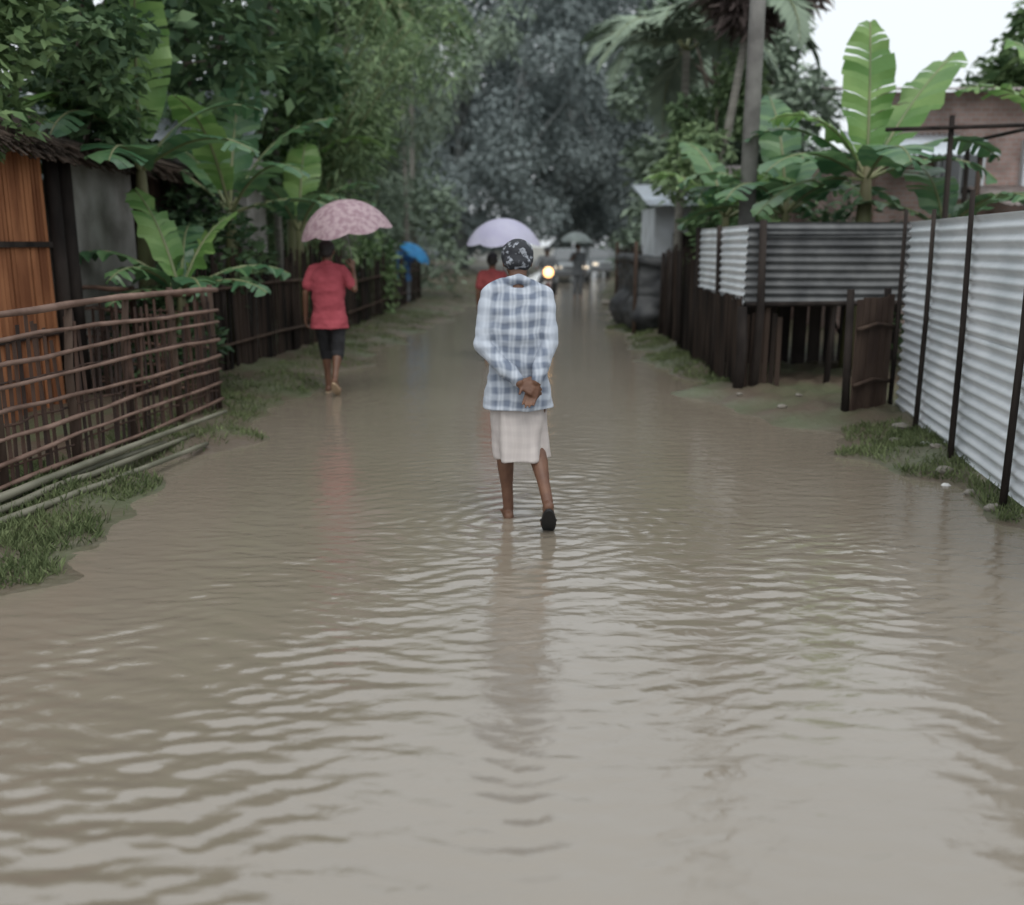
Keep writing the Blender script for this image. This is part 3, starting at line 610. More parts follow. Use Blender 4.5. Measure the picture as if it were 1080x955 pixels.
# left side
tree('mango_tree','large dark-leaved tree rising behind the slatted and plaster hut on left',gz(-6.0,12.9),7.5,3.0,2.6,M['leaf_dark'],7500,.26,11,k=20)
tree('mango_tree','dark leafy tree directly behind the near left banana plant',gz(-4.6,15.0),6.5,1.9,2.0,M['leaf_dark'],5500,.21,12,k=16)
tree('jackfruit_tree','bushy mid-green tree on left bank behind the mauve umbrella',gz(-4.6,18.8),8,2.5,1.2,M['leaf_mid'],7000,.26,13,k=20)
tree('overhanging_tree','leafy tree beside the orange slatted wall, its branches hiding the thatched roof',gz(-4.75,10.3),4.6,1.2,2.5,M['leaf_dark'],3200,.16,15,k=11,tr=.08,lean=(.35,-.2))
tree('overhanging_tree','tree overhanging the upper left corner in front of the hut',gz(-4.9,7.8),4.4,1.1,2.4,M['leaf_mid'],3600,.15,18,k=13,tr=.08,lean=(.5,.0))
bamboo('tall bamboo clump arching over the left bank beyond the mauve umbrella',gz(-3.9,17.5),6.8,13,M['leaf_bamboo'],21,(.6,-.1),7500,.22)
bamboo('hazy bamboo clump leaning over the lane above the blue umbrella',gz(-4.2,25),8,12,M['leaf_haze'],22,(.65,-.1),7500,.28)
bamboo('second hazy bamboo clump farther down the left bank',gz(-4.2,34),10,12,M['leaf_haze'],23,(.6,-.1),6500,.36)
shrub('dense green shrub under the bamboo beside the blue umbrella',gz(-4.2,22),1.6,3.2,M['leaf_mid'],3000,.2,31)
shrub('pale green shrub low on left bank past the blue umbrella',gz(-3.3,29),1.8,3.4,M['leaf_haze'],3000,.25,32)
shrub('dark shrub between the hut and the plank fence on left',gz(-4.3,12.4),1.2,2.2,M['leaf_dark'],2400,.16,33)
shrub('dark bush filling the yard behind the left bamboo fence',gz(-3.7,9.9),.6,1.1,M['leaf_dark'],1400,.12,34)
banana('low banana plant with glossy leaves behind corner of left bamboo fence',gz(-3.45,9.9),1.0,
   [(200,50,1.15,80),(150,74,1.25,35,BN),(20,35,1.2,70),(-20,25,1.1,65),(-60,30,1.1,80),(-110,40,1.1,85),(100,60,1.2,60),(250,15,1.05,50),(40,70,1.1,50,BN)],BD,3,.07,W0=.26)
banana('tall banana plant left of the mauve umbrella with long upright leaves',gz(-3.55,12.2),1.9,
   [(20,65,1.9,70),(80,80,1.9,30),(150,60,1.8,90),(-40,45,1.7,90),(-100,70,1.8,70,BN),(200,50,1.6,100),(0,20,1.5,60)],BD,5,.1,W0=.3)
banana('banana plant rising above roof of the left hut with yellow-green leaf',gz(-3.95,10.4),2.3,
   [(-60,82,1.9,25,BN),(30,55,1.6,80),(180,60,1.7,80),(-120,55,1.6,100,BN),(-20,30,1.5,70),(-80,20,1.5,60),(-100,45,1.7,110)],BD,6,.1,W0=.32)
banana('banana plant on left bank just behind the person in red shirt',gz(-3.2,14.5),1.7,
   [(10,60,1.5,90),(90,75,1.6,40,BN),(-50,50,1.4,90),(180,60,1.5,80),(-120,60,1.4,80),(40,45,1.5,80)],BD,8,.09,W0=.27)
banana('banana plant deeper among the left trees above the plank fence',gz(-3.7,16.3),2.6,
   [(10,50,1.8,90),(80,78,1.9,30),(-40,65,1.7,70),(180,50,1.6,90),(-110,45,1.6,90),(-70,75,1.8,40)],BN,18,.1,W0=.28)
ar=palm('slender areca palm among the row on the left bank',gz(-3.7,15.6),6.2,11,1.9,M['leaf_mid'],41,group='areca palms on left bank',tr=.055)
for (x,y,rz,s) in((-3.35,19.5,1.2,1.05),(-3.5,21.2,2.7,1.2),(-2.9,26.5,4,1.2),(-3.0,30.0,.4,1.3)): dup(ar,gz(x,y),rz,s)
# right side
banana('tall banana plant behind corrugated fence with broad upright yellow-green leaves',gz(4.15,11.6),2.25,
   [(95,86,1.8,8,BN),(30,55,2.1,22,BN),(150,50,1.7,90),(-150,25,1.7,70),(-30,25,1.5,80),(-90,35,1.4,90),(200,5,1.6,60),(170,65,1.5,100,BN),(0,40,1.7,90)],BD,9,.12,W0=.34)
banana('banana plant with drooping dark leaves beside the concrete pole',gz(3.5,12.6),1.9,
   [(180,45,1.6,90),(150,15,1.5,60),(-140,40,1.4,100),(60,60,1.6,80),(0,35,1.6,90),(-60,40,1.4,100),(100,80,1.7,40),(-20,60,1.5,90)],BD,10,.1,W0=.32)
banana('banana plant left of the concrete pole leaning over the side fence',gz(2.95,13.6),1.9,
   [(180,55,1.4,90,BN),(120,70,1.5,60),(-120,45,1.3,100),(-60,50,1.4,90,BN),(40,50,1.4,90),(0,30,1.3,80)],BD,29,.09,W0=.28)
banana('banana plant in front of the pink brick wall, leaves drooping over the fence',gz(5.0,11.3),1.65,
   [(170,35,1.4,80),(20,40,1.5,80),(-60,45,1.3,100),(90,60,1.3,60),(60,35,1.4,80)],BD,19,.09,W0=.32)
banana('small banana plant at right edge above the near corrugated fence',gz(6.9,12.2),2.7,
   [(120,70,1.7,50),(180,45,1.7,70),(-120,50,1.5,80),(60,50,1.5,70)],BN,14,.1,W0=.33)
palm('palm tree with dark dry brown fronds beside the concrete pole on right',gz(3.3,17.5),5.5,7,1.9,M['leaf_haze'],43,tr=.08,dry=True,lean=(.8,0),lw=.09)
palm('slim pale-trunked palm behind the black tarpaulin shelter on right',gz(3.45,20.0),5.2,13,2.2,M['leaf_haze'],44,tr=.09,lw=.09)
palm('hazy palm tree far along the right bank',gz(4.6,30.0),7.5,14,3.0,M['leaf_haze'],45,tr=.13,lw=.13)
tree('bushy_tree','mid-green leafy tree at right edge behind the pink brick house',gz(9.8,18.5),5.6,2.0,2.2,M['leaf_mid'],5000,.26,16,k=14)
tree('roadside_tree','hazy green tree on right bank behind the white tin-roofed shed',gz(5.2,26),8.6,2.4,2.2,M['leaf_haze'],7500,.3,17,k=18)
tree('roadside_tree','hazy mid-height tree behind the low brick shed on right',gz(6.6,24),6.2,2.0,1.6,M['leaf_haze'],5500,.28,27,k=16)
tree('light_green_tree','light green bushy tree between the concrete pole and the slim palms',gz(3.9,18.4),4.6,1.3,1.8,M['leaf_bamboo'],4600,.2,30,k=14,tr=.08)
shrub('leafy shrub between the tarpaulin shelter and the concrete pole',gz(3.5,16.4),1.0,2.6,M['leaf_mid'],2600,.2,35)
shrub('hazy shrub on right bank near the far vehicles',gz(5.9,36),2.0,3.6,M['leaf_haze'],3000,.3,36)
shrub('dark hedge bush behind the dark corrugated panel on right',gz(4.6,12.9),1.2,2.0,M['leaf_dark'],2400,.16,37)
# far woods
FL='tall misty blue-grey tree closing the far end of the lane'; FG='misty trees at far end of lane'
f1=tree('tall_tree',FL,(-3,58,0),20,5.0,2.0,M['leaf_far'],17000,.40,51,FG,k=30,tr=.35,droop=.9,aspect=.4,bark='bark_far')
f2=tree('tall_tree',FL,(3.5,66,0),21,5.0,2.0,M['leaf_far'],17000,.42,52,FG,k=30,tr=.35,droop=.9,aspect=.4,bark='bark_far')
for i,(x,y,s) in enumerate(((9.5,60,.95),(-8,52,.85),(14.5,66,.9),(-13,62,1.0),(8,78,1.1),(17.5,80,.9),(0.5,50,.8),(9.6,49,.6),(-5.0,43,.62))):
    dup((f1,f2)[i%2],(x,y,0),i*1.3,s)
rng=np.random.default_rng(60)
bl=[(x+rng.uniform(-2,2),88+rng.uniform(-4,6),rng.uniform(1,14),4,3,3) for x in np.arange(-60,24,1.3)]+[(x,92+rng.uniform(-4,6),rng.uniform(1,6),4,3,2.5) for x in np.arange(24,100,2.5)]
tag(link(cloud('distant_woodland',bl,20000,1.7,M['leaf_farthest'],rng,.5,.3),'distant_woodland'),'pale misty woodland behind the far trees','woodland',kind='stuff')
bl=[(-5.5-rng.uniform(0,4),y,rng.uniform(.2,2.2),1.1,1.1,.8) for y in np.arange(14,40,.45)]
tag(link(cloud('undergrowth',bl,9000,.34,M['leaf_mid'],rng,.45,.2),'undergrowth'),'mixed green undergrowth behind the left bank fences','undergrowth',kind='stuff')
bl=[(5.7+rng.uniform(0,4),y,rng.uniform(.2,1.8),1.1,1.1,.8) for y in np.arange(24,42,.5)]
tag(link(cloud('undergrowth',bl,6000,.36,M['leaf_haze'],rng,.45,.2),'undergrowth'),'hazy undergrowth beyond the right bank sheds','undergrowth',kind='stuff')
# grass
def grass(label,boxes,n,hgt,seed,hmin=.008):
    rng=np.random.default_rng(seed); P_=[]
    for (x0,x1,y0,y1,fr) in boxes:
        k=int(n*fr); x=rng.uniform(x0,x1,k); y=rng.uniform(y0,y1,k); P_.append(np.stack([x,y],1))
    P_=np.concatenate(P_); h=hfun(P_[:,0],P_[:,1]); cl=np.sin(P_[:,0]*5+P_[:,1]*3)+np.sin(P_[:,1]*7-P_[:,0]*4)+np.sin(P_[:,0]*13+P_[:,1]*11)*.6+rng.normal(size=len(h))*.9
    k=(h>hmin)&(cl>-.3); P_=P_[k];h=h[k]; n=len(h)
    ax=rng.normal(size=(n,3))*.6; ax[:,2]=1; ax/=np.linalg.norm(ax,axis=1,keepdims=True); nr=rng.normal(size=(n,3)); nr/=np.linalg.norm(nr,axis=1,keepdims=True)
    L=hgt*rng.uniform(.3,1.6,n); me=leafmesh('grass',np.stack([P_[:,0],P_[:,1],h-.01],1),ax,nr,L,L*.09+.0025,M['grass'])
    tag(link(me,'grass'),label,'grass',kind='stuff')
grass('green grass along the left bank below the bamboo fence',[(-3.4,-2.1,3.2,6.4,.44),(-3.3,-2.0,6.4,11,.16),(-3.0,-1.3,11,22,.28),(-2.8,0,22,36,.12)],70000,.058,71)
grass('weeds and grass along the foot of right fences',[(2.5,3.4,4,8.1,.4),(1.8,2.5,10.6,20,.42),(1.9,3.6,20,34,.18)],52000,.058,72)
# ------------------------------------------------------------ fences
def along(p,q,t): return p.lerp(q,t)
def woven_fence(label,p0,p1,h,seed,nrail=7,npost=6,group=None):
    rd=random.Random(seed); p0=V(p0);p1=V(p1); root=thing('bamboo_fence',label,'fence',p0,0,group); d=(p1-p0);L=d.length;u=d.normalized();nrm=V((u.y,-u.x,0))
    for i in range(npost):
        b=along(p0,p1,i/(npost-1)); q=MB(); q.path([b-V((0,0,.1)),b+V((rd.uniform(-.03,.03),rd.uniform(-.04,.04),h*.6)),b+V((rd.uniform(-.03,.03),rd.uniform(-.05,.05),h+rd.uniform(.0,.05)))],[.034,.030,.026],8); q.build('post',M['wood_post'],root,True,off=p0)
    for k in range(nrail):
        z=.12+(h-.14)*k/(nrail-1)+(rd.uniform(-.025,.025) if k<nrail-1 else 0); q=MB(); ph=rd.uniform(0,6); sl=rd.uniform(-.03,.03)*(k<nrail-1); pts=[along(p0,p1,i/14)+nrm*(.04+rd.uniform(-.006,.006))+V((0,0,z+sl*(i/14-.5)*2+rd.uniform(-.007,.007)+.012*math.sin(i*.6+ph))) for i in range(15)]
        q.path(pts,[(.016+(.008 if k==nrail-1 else 0))*rd.uniform(.8,1.15) for _ in pts],7); q.build('rail',M['bamboo_rail'],root,True,off=p0)
    q=MB(); n=int(L/.075)
    for i in range(n):
        if rd.random()<.15: continue
        t=(i+rd.uniform(-.3,.3))/n; b=along(p0,p1,t); top=h-.06+rd.uniform(-.2,.03) ; s=rd.choice((-1,1))*.010
        ln=rd.uniform(-.06,.06)
        q.beam(b+nrm*s+V((0,0,-.02)),b+u*ln+nrm*s*-1+V((0,0,top)),.034,.006,up=nrm)
    for k in range(4):
        z=.2+(h-.4)*k/3; pts=[along(p0,p1,i/24)+nrm*(.014*(-1)**(i+k))+V((0,0,z+rd.uniform(-.012,.012))) for i in range(25)]; q.path(pts,[.008]*25,5)
    q.build('lattice_panel',M['bamboo_dark'],root,off=p0); return root
a=G(0,540);b=G(232,438); a2=a+(a-b).normalized()*1.6; b.z=.05; a2.z=.05
woven_fence('brown open bamboo fence with horizontal rails along near left bank',a2,b,1.17,1,8,7)
woven_fence('short return of bamboo fence running away from lane behind near left fence',(b.x-.1,b.y+.12,.05),(b.x-1.7,b.y+.7,.1),1.1,2,5,3)
def palisade(label,p0,p1,h,seed,m='slat_dark',w=.06,name='plank_fence',npost=5,jit=.12,gap=.1,wm_=.4,ln_=.08,und=.14):
    rd=random.Random(seed); p0=V(p0);p1=V(p1); root=thing(name,label,'fence',p0); d=p1-p0;L=d.length;u=d.normalized();nrm=V((u.y,-u.x,0)); q=MB(); n=int(L/w)
    for i in range(n):
        if rd.random()<gap: continue
        b=along(p0,p1,(i+.5)/n); q.beam(b+V((0,0,-.05))+nrm*rd.uniform(-.01,.01),b+u*rd.uniform(-ln_,ln_)+V((0,0,h+rd.uniform(-jit,jit)+und*noise.noise(V((i*.13,seed,0))))),w*rd.uniform(wm_,1.05),.015,up=nrm)
    q.build('slats',M[m],root,off=p0)
    for z in(.3,h*.75):
        q=MB(); q.path([p0+nrm*.03+V((0,0,z)),along(p0,p1,.5)+nrm*.03+V((0,0,z+.03)),p1+nrm*.03+V((0,0,z-.02))],[.02]*3,6); q.build('rail',M['wood_post'],root,True,off=p0)
    for i in range(npost):
        b=along(p0,p1,i/(npost-1))-nrm*.04; q=MB(); q.bar(b-V((0,0,.1)),b+V((rd.uniform(-.04,.04),0,h+rd.uniform(.0,.2))),.04,.034); q.build('post',M['wood_black'],root,True,off=p0)
    return root
palisade('dark upright slat fence behind the person in red shirt',(-3.6,10.3,.1),(-2.85,16.3,.1),1.3,5,npost=6,jit=.2,gap=.15)
palisade('low rough stick fence along left bank beside the blue umbrella',(-2.95,17.0,.1),(-2.55,27,.1),1.1,6,npost=7,w=.09,gap=.35,jit=.25)
palisade('rough dark fence past the tarpaulin shelter on right bank',(2.85,21,.1),(3.6,32,.1),1.3,7,npost=7,w=.09,gap=.25,jit=.2)
palisade('dark bamboo fence between corrugated fence and tarpaulin shelter',(2.52,13.1,.05),(2.62,16.6,.05),1.4,8,npost=4,jit=.12,gap=.1)
def sheet(p0,p1,z0,z1,name,m,parent,off,pitch=.088,amp=.015,push=0.0,seed=0,wob=.005):
    p0=V(p0);p1=V(p1);u=(p1-p0).normalized();nrm=V((u.y,-u.x,0)); q=MB(); vs=[];fs=[]
    nz=int((z1-z0)/pitch*8); nx=14
    for j in range(nz+1):
        z=z0+(z1-z0)*j/nz
        for i in range(nx+1):
            t=i/nx; o=amp*math.sin(2*math.pi*(z-z0)/pitch)+push+wob*noise.noise(V((t*2+seed,z*1.5,0)))
            w=p0.lerp(p1,t)+nrm*o; vs.append((w.x,w.y,z+.5*wob*noise.noise(V((t*1.5,seed,z*.5)))))
    for j in range(nz):
        for i in range(nx):
            a=j*(nx+1)+i; fs.append((a,a+1,a+nx+2,a+nx+1))
    q.add(vs,fs); return q.build(name,m,parent,True,off=off)
fa=V((2.74,3.75,.06)); fb=V((3.64,8.87,.08)); root=thing('corrugated_fence','bright galvanised corrugated metal fence at near right','fence',fa)
u=(fb-fa).normalized(); nrm=V((u.y,-u.x,0))
sheet(fa,fb,.08,.96,'metal_sheet',M['zinc'],root,fa,seed=1)
sheet(fa,fb,.94,1.80,'metal_sheet',M['zinc'],root,fa,push=-.010,seed=3)
for (t,lean,hh) in((1.0,.0,1.83),(.80,.03,1.80),(.59,.10,1.90),(.36,.02,1.85),(.12,.0,1.8)):
    bs=fa.lerp(fb,t)-nrm*.06; q=MB(); q.path([bs-V((0,0,.12)),bs+u*lean*.5+V((.01,0,hh*.5)),bs+u*lean+V((0,0,hh))],[.024,.022,.018],8); q.build('post',M['wood_black'],root,True,off=fa)
c0=V((2.50,10.3,.05)); c1=V((4.62,10.25,.1)); c2=V((2.50,12.95,.05)); root=thing('corrugated_fence','dark weathered corrugated panels over a shadowy gap at the mud entrance','fence',c0)
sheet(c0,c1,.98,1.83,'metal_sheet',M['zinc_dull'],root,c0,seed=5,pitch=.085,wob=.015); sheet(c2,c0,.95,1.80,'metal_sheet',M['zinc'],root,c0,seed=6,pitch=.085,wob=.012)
def slats(p0,p1,z0,z1,m,parent,off,seed,w=.08,gap=.06,jit=.05,ln_=.02,name='slats'):
    rd=random.Random(seed);p0=V(p0);p1=V(p1);u=(p1-p0).normalized();nrm=V((u.y,-u.x,0));q=MB();n=int((p1-p0).length/w)
    for i in range(n):
        if rd.random()<gap: continue
        b=p0.lerp(p1,(i+.5)/n); q.beam(b+nrm*(.03+rd.uniform(-.012,.012))+V((0,0,z0)),b+nrm*.03+u*rd.uniform(-ln_,ln_)+V((0,0,z1+rd.uniform(-jit,jit))),w*rd.uniform(.7,1.0),.014,up=nrm)
    return q.build(name,M[m],parent,off=off)
slats(c0+V((.1,1.9,0)),c1+V((.3,1.9,0)),0,1.6,'wood_black',root,c0,3,w=.18,gap=0); slats(c2,c0,0,.98,'slat_dark',root,c0,4,w=.06,gap=.03,jit=.03); slats(c0,c0+V((.42,0,0)),0,.85,'slat_dark',root,c0,6,w=.07,gap=.0,jit=.08)  # back boards coloured near black, painting in the shade of the gap
q=MB(); q.box((3.75,11.3,1.72),(2.3,2.1,.03)); q.build('lean_to_roof',M['zinc_dull'],root,off=c0)  # hidden roof added to darken the gap behind the panels
for (x,y,h,r) in((2.45,10.22,.95,.06),(2.62,10.2,1.85,.045),(2.46,11.6,1.82,.035),(2.46,12.9,1.82,.04),(3.45,10.35,1.8,.035),(4.55,10.35,1.85,.04)):
    q=MB(); q.path([(x,y,-.05),(x+.03,y,h*.5),(x+.01,y,h)],[r,r*.95,r*.85],9); q.build('post',M['wood_black'],root,True,off=c0)
q=MB(); q.bar((2.5,10.24,.97),(4.6,10.2,1.0),.028); q.build('rail',M['wood_black'],root,True,off=c0)
palisade('low solid brown plank gate beside the end of galvanised fence',(3.10,8.60,.04),(3.56,8.93,.06),1.08,12,m='wood_post',w=.085,npost=2,jit=.01,gap=0,name='plank_gate',wm_=.95,ln_=0,und=0)
tp=V((2.85,19.0,.05)); root=thing('tarpaulin_shelter','black tarpaulin draped over low roadside shelter on right bank','shelter',tp)
q=MB(); q.box((0,0,.65),(1.15,3.0,1.2)); q.box((-.05,0,1.2),(1.3,3.1,.12),Matrix.Rotation(.16,3,'Y')); q.ell((-.4,-1.3,.3),(.4,.45,.35)); q.ell((.3,-1.45,.25),(.45,.35,.3)); q.ell((-.5,.4,.3),(.35,.6,.4)); solid(q,'tarpaulin',M['tarp'],root,.035,2,.07,(1.8,1.8,3.6),5)
for x,y in((-.62,-1.58),(.6,-1.58),(-.62,1.55)):
    q=MB(); q.bar((x,y,-.1),(x,y,1.6),.035); q.build('post',M['wood_post'],root,True)
q=MB(); q.loft([(0,0,-.2,.115,.095),(0,0,4,.10,.085),(0,0,8.5,.075,.065)],12); o=q.build('utility_pole',M['concrete'],None,True); o.location=gz(2.98,12.4); tag(o,'grey concrete utility pole behind the corner corrugated fence','utility pole')
# ------------------------------------------------------------ buildings
hb=V((-4.35,7.2,0)); root=thing('village_hut','low hut with orange-brown slatted and grey plaster walls under dark thatch on left','hut',hb)
def wall(y0,y1,x,z1,m,name,th=.14):
    q=MB(); q.box((x-th/2,(y0+y1)/2,z1/2),(th,y1-y0,z1)); return q.build(name,m,root,off=hb)
wall(5.6,9.0,-4.36,2.4,M['wood_post'],'wall_backing'); slats((-4.33,5.6,0),(-4.33,9.0,0),0,2.42,'slat_orange',root,hb,44,w=.07,gap=.03,jit=.01,ln_=.005,name='slatted_wall'); wall(9.42,11.1,-4.30,2.45,M['plaster'],'plaster_wall')
for z in(.8,1.6):
    q=MB(); q.box((-4.27,7.3,z),(.03,3.4,.05)); q.build('batten',M['wood_black'],root,off=hb)
q=MB(); q.box((-6.1,5.67,1.22),(3.3,.14,2.44)); q.build('gable_wall',M['plaster'],root,off=hb)
q=MB(); q.box((-6.1,13.1,1.22),(3.3,.14,2.44)); q.build('gable_wall',M['plaster'],root,off=hb)
q=MB(); q.box((-4.42,12.1,1.2),(.08,2.0,2.4)); q.build('woven_wall',M['bamboo_dark'],root,off=hb)
for y in(9.09,9.35,11.16):
    q=MB(); q.bar((-4.25,y,-.05),(-4.25,y,2.5),.07); q.build('post',M['wood_black'],root,True,off=hb)
q=MB(); q.box((-4.5,9.2,1.1),(.05,.4,2.2)); q.build('door',M['wood_black'],root,off=hb)
q=MB()
rd=random.Random(4)
th=[(-4.1,2.42),(-4.05,2.52),(-6.1,3.2),(-8.2,2.5),(-8.2,2.38),(-6.1,3.05)]
n=len(th); vs=[(x,5.2,z) for x,z in th]+[(x,13.4,z) for x,z in th]; q.add(vs,[tuple(range(n)),tuple(range(2*n-1,n-1,-1))]+[(i,(i+1)%n,n+(i+1)%n,n+i) for i in range(n)])
for i in range(900):
    y=rd.uniform(5.2,13.4); q.beam((-4.3,y,2.6),(-3.98+rd.uniform(-.06,.06),y+rd.uniform(-.08,.08),2.40+rd.uniform(-.10,.06)),.03,.008)
q.build('thatched_roof',M['thatch'],root,off=hb)
hb=V((-3.9,13.3,0)); root=thing('tin_roof_shed','pale tin-roofed shed glimpsed through the leaves at upper left','shed',hb)
def roof(c,w,l,z,rise,m,parent,off,name='roof'):
    q=MB(); n=int(w/.09*6); vs=[];fs=[]
    for j in(0,1):
        for i in range(n+1):
            x=c[0]-w/2+w*i/n; vs.append((x,c[1]-l/2+l*j,z+rise*j+.014*math.sin(2*math.pi*i/6)))
    for i in range(n): fs.append((i,i+1,n+2+i,n+1+i))
    q.add(vs,fs); o=q.build(name,m,parent,True,off=off); sm=o.modifiers.new('s','SOLIDIFY'); sm.thickness=.01; return o
q=MB(); q.box((-4.25,14.0,1.4),(1.2,1.0,2.8)); q.build('wall',M['plaster'],root,off=hb); roof((-4.3,13.9),1.7,1.7,2.95,.85,M['zinc_roof'],root,hb)
hb=V((6.4,15.5,0)); root=thing('brick_house','pink brick house with tin roofs behind the right corrugated fences','house',hb)
q=MB(); q.box((8.1,15.6,1.95),(4.8,.2,3.9)); q.build('brick_wall',M['brick_pink'],root,off=hb)
q=MB(); q.box((5.55,17.6,1.5),(.2,3.8,3.0)); q.build('brick_wall',M['brick_pink'],root,off=hb)
for x in(7.0,8.35):
    q=MB(); q.box((x,15.45,2.75),(.75,.12,.9)); wf=q.build('window',M['whitewash'],root,off=hb)
    q=MB(); q.box((x-.16,15.38,2.75),(.28,.03,.74)); q.box((x+.16,15.38,2.75),(.28,.03,.74)); q.build('pane',M['pane'],wf,off=hb)
roof((8.1,16.2),5.4,2.6,3.86,.4,M['zinc_rust'],root,hb); roof((6.0,14.9),1.9,1.7,2.85,.5,M['zinc_roof'],root,hb,name='porch_roof'); roof((7.7,14.7),1.3,1.5,2.15,.35,M['zinc_rust'],root,hb,name='lean_to_roof')
for x in(5.2,6.7):
    q=MB(); q.bar((x,14.15,0),(x,14.15,2.87),.04); q.build('porch_post',M['wood_post'],root,True,off=hb)
hb=V((3.9,21.5,0)); root=thing('tin_shed','small white shed with pale tin roof behind the tarpaulin shelter','shed',hb)
q=MB(); q.box((4.1,22.6,1.2),(1.9,2.2,2.4)); q.build('wall',M['whitewash'],root,off=hb)
q=MB(); q.box((3.9,21.47,.95),(.7,.05,1.8)); q.build('door',M['wood_black'],root,off=hb)
roof((4.15,22.4),2.5,3.0,2.42,.6,M['zinc_roof'],root,hb)
hb=V((5.4,19,0)); root=thing('brick_shed','low brick shed with dull tin roof between banana plants on right','shed',hb)
q=MB(); q.box((5.6,20,1.3),(2.2,2.2,2.6)); q.build('wall',M['brick_pink'],root,off=hb)
roof((5.6,19.9),2.8,2.9,2.66,.6,M['zinc_rust'],root,hb)
q=MB(); q.box((5.3,18.88,1.3),(.5,.04,.6)); q.build('window',M['pane'],root,off=hb)
fb0=V((4.6,10.6,0)); root=thing('timber_frame','dark rough timber frame standing behind the right corrugated fences','timber frame',fb0)
for (x,y,h) in((4.72,10.7,2.95),(5.75,10.7,3.0),(5.7,12.4,2.9)):
    q=MB(); q.path([(x,y,-.05),(x+.03,y,h*.5),(x,y,h)],[.04,.034,.03],8); q.build('post',M['wood_black'],root,True,off=fb0)
for (p_,q_) in(((4.0,10.65,2.8),(5.95,10.65,2.86)),((5.75,10.65,2.86),(5.7,12.5,2.85))):
    q=MB(); q.bar(p_,q_,.022); q.build('beam',M['wood_black'],root,True,off=fb0)
sheet((5.55,10.62,0),(6.8,10.62,0),1.75,2.75,'metal_sheet',M['zinc_dull'],root,fb0,seed=11,pitch=.1)
# ------------------------------------------------------------ lying bamboo poles, stones, scraps
for i,(x0,y0,x1,y1,z,lab) in enumerate(((-3.05,4.1,-2.42,7.35,.11,'cut bamboo pole on left bank, lying nearest the water'),(-3.12,4.2,-2.58,7.6,.13,'cut bamboo pole on left bank, second from the water'),(-3.2,4.4,-2.66,7.2,.15,'cut bamboo pole on left bank, third from the water'),(-3.0,5.0,-2.5,8.2,.17,'cut bamboo pole crossing over others on left bank'))):
    q=MB(); n=14; pts=[];rr=[]
    for k in range(n+1):
        t=k/n; pts.append((x0+(x1-x0)*t+.03*math.sin(3*t+i),y0+(y1-y0)*t,max(z,hz(x0+(x1-x0)*t,y0+(y1-y0)*t)+.03)-.05*t*(i!=3))); rr.append((.030 if k%2 else .027)*(1-.35*t))
    q.path(pts,rr,8); o=q.build('bamboo_pole',M['pole_green'],None,True,off=(x0,y0,0)); tag(o,lab,'pole',group='cut bamboo poles lying on left bank')
rd=random.Random(9)
def stone(x,y,s,label,group,m='stone',name='stone'):
    q=MB(); q.ell((0,0,0),(s,s*rd.uniform(.7,1),s*rd.uniform(.4,.6)),Matrix.Rotation(rd.uniform(0,3),3,'Z'),12,8)
    q.v=[tuple(V(v)*(1+.35*noise.noise(V(v)*(2.2/s)+V((x*3,y,0))))) for v in q.v]
    o=q.build(name,M[m],None,False); o.location=(x,y,max(hz(x,y),-.01)+s*.15); tag(o,label,'stone' if name=='stone' else 'litter',group=group)
for x,y,s in((3.05,6.5,.07),(3.2,7.0,.05),(3.1,7.5,.06),(3.0,6.0,.05),(3.3,7.9,.08),(2.95,5.6,.06)): stone(x,y,s,'grey stone in the weeds at the foot of the galvanised fence','stones by galvanised fence')
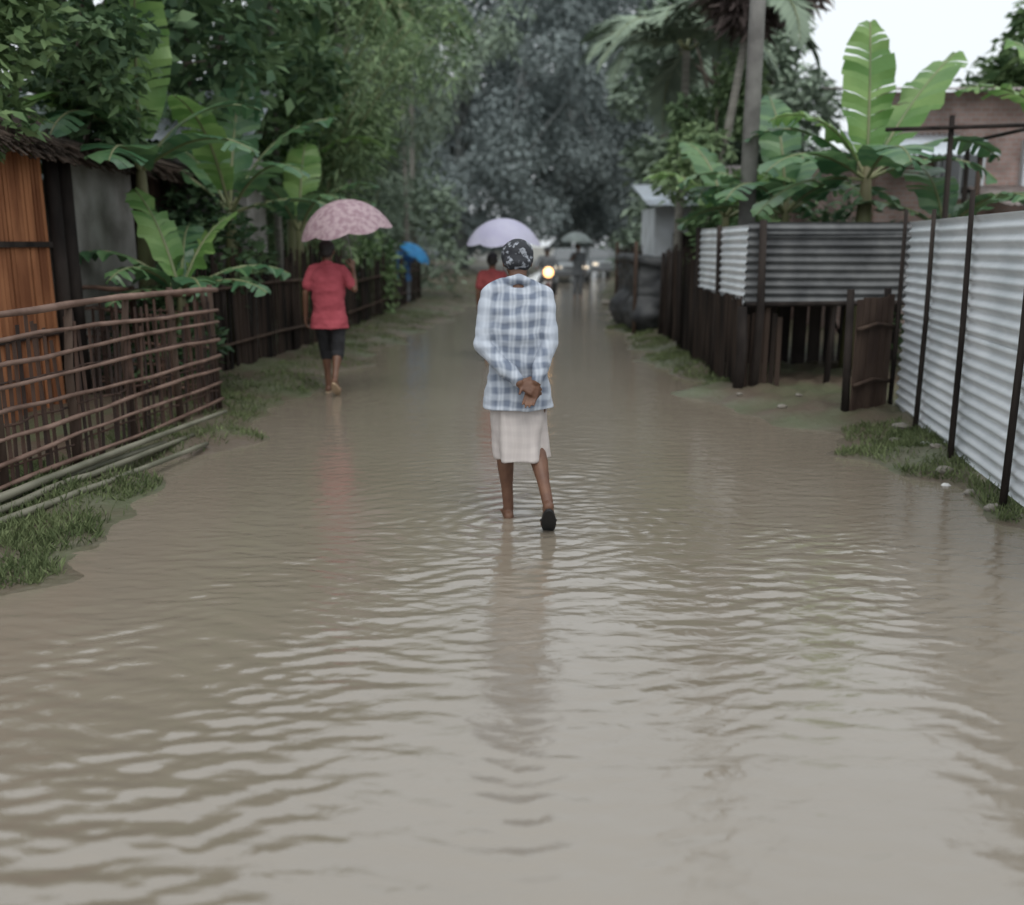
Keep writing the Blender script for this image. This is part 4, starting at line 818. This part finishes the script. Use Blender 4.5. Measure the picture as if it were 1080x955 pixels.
for x,y,s in((2.35,18.2,.14),(2.2,19.5,.12),(2.3,22,.16),(2.5,24,.15),(2.1,16.9,.1),(2.6,26,.18)): stone(x,y,s,'pale rubble stone on the right waterline by the tarpaulin shelter','rubble on right waterline')
for x,y,s in((2.6,9.0,.05),(2.9,9.5,.04),(2.35,9.7,.035)): stone(x,y,s,'small stone on the muddy entrance in front of the shadowy gap','stones on muddy entrance')
for x,y,s in((2.95,6.25,.035),(3.15,5.8,.03),(3.25,7.3,.035)): stone(x,y,s,'white plastic scrap among weeds at right fence','plastic scraps right','plastic_scrap','plastic_scrap')
# ------------------------------------------------------------ world, light, camera
w=bpy.data.worlds.new('World'); scn.world=w; w.use_nodes=True; nt=w.node_tree; N=nt.nodes; bg=N['Background']
sky=N.new('ShaderNodeTexSky'); sky.sky_type='NISHITA'; sky.sun_disc=False; sky.sun_elevation=math.radians(58); sky.sun_rotation=math.radians(200); sky.dust_density=5; sky.air_density=1.2
hs=N.new('ShaderNodeHueSaturation'); hs.inputs['Saturation'].default_value=.25; hs.inputs['Value'].default_value=1.0; lk(nt,sky.outputs[0],hs.inputs['Color'])
mxw=N.new('ShaderNodeMix'); mxw.data_type='RGBA'; mxw.inputs[0].default_value=.6; lk(nt,hs.outputs[0],mxw.inputs[6]); mxw.inputs[7].default_value=(8.7,9.3,9.7,1)
lk(nt,mxw.outputs[2],bg.inputs['Color']); bg.inputs['Strength'].default_value=.145
sd=bpy.data.lights.new('sun','SUN'); sd.energy=.9; sd.angle=math.radians(30); sd.color=(1,.97,.92); so=bpy.data.objects.new('sun',sd); COL.objects.link(so)
so.rotation_euler=(math.radians(32),0,math.radians(20))
cam=bpy.data.cameras.new('camera'); co=bpy.data.objects.new('camera',cam); COL.objects.link(co); co.location=(0,0,CH); co.rotation_euler=(math.pi/2-TH,0,0)
cam.sensor_width=36; cam.lens=36*F/1080; cam.clip_end=2000; cam.clip_start=.05
cam.dof.use_dof=True; cam.dof.focus_distance=5.2; cam.dof.aperture_fstop=1.1
scn.camera=co
scn.view_settings.view_transform='Standard'; scn.view_settings.look='None'; scn.view_settings.exposure=0
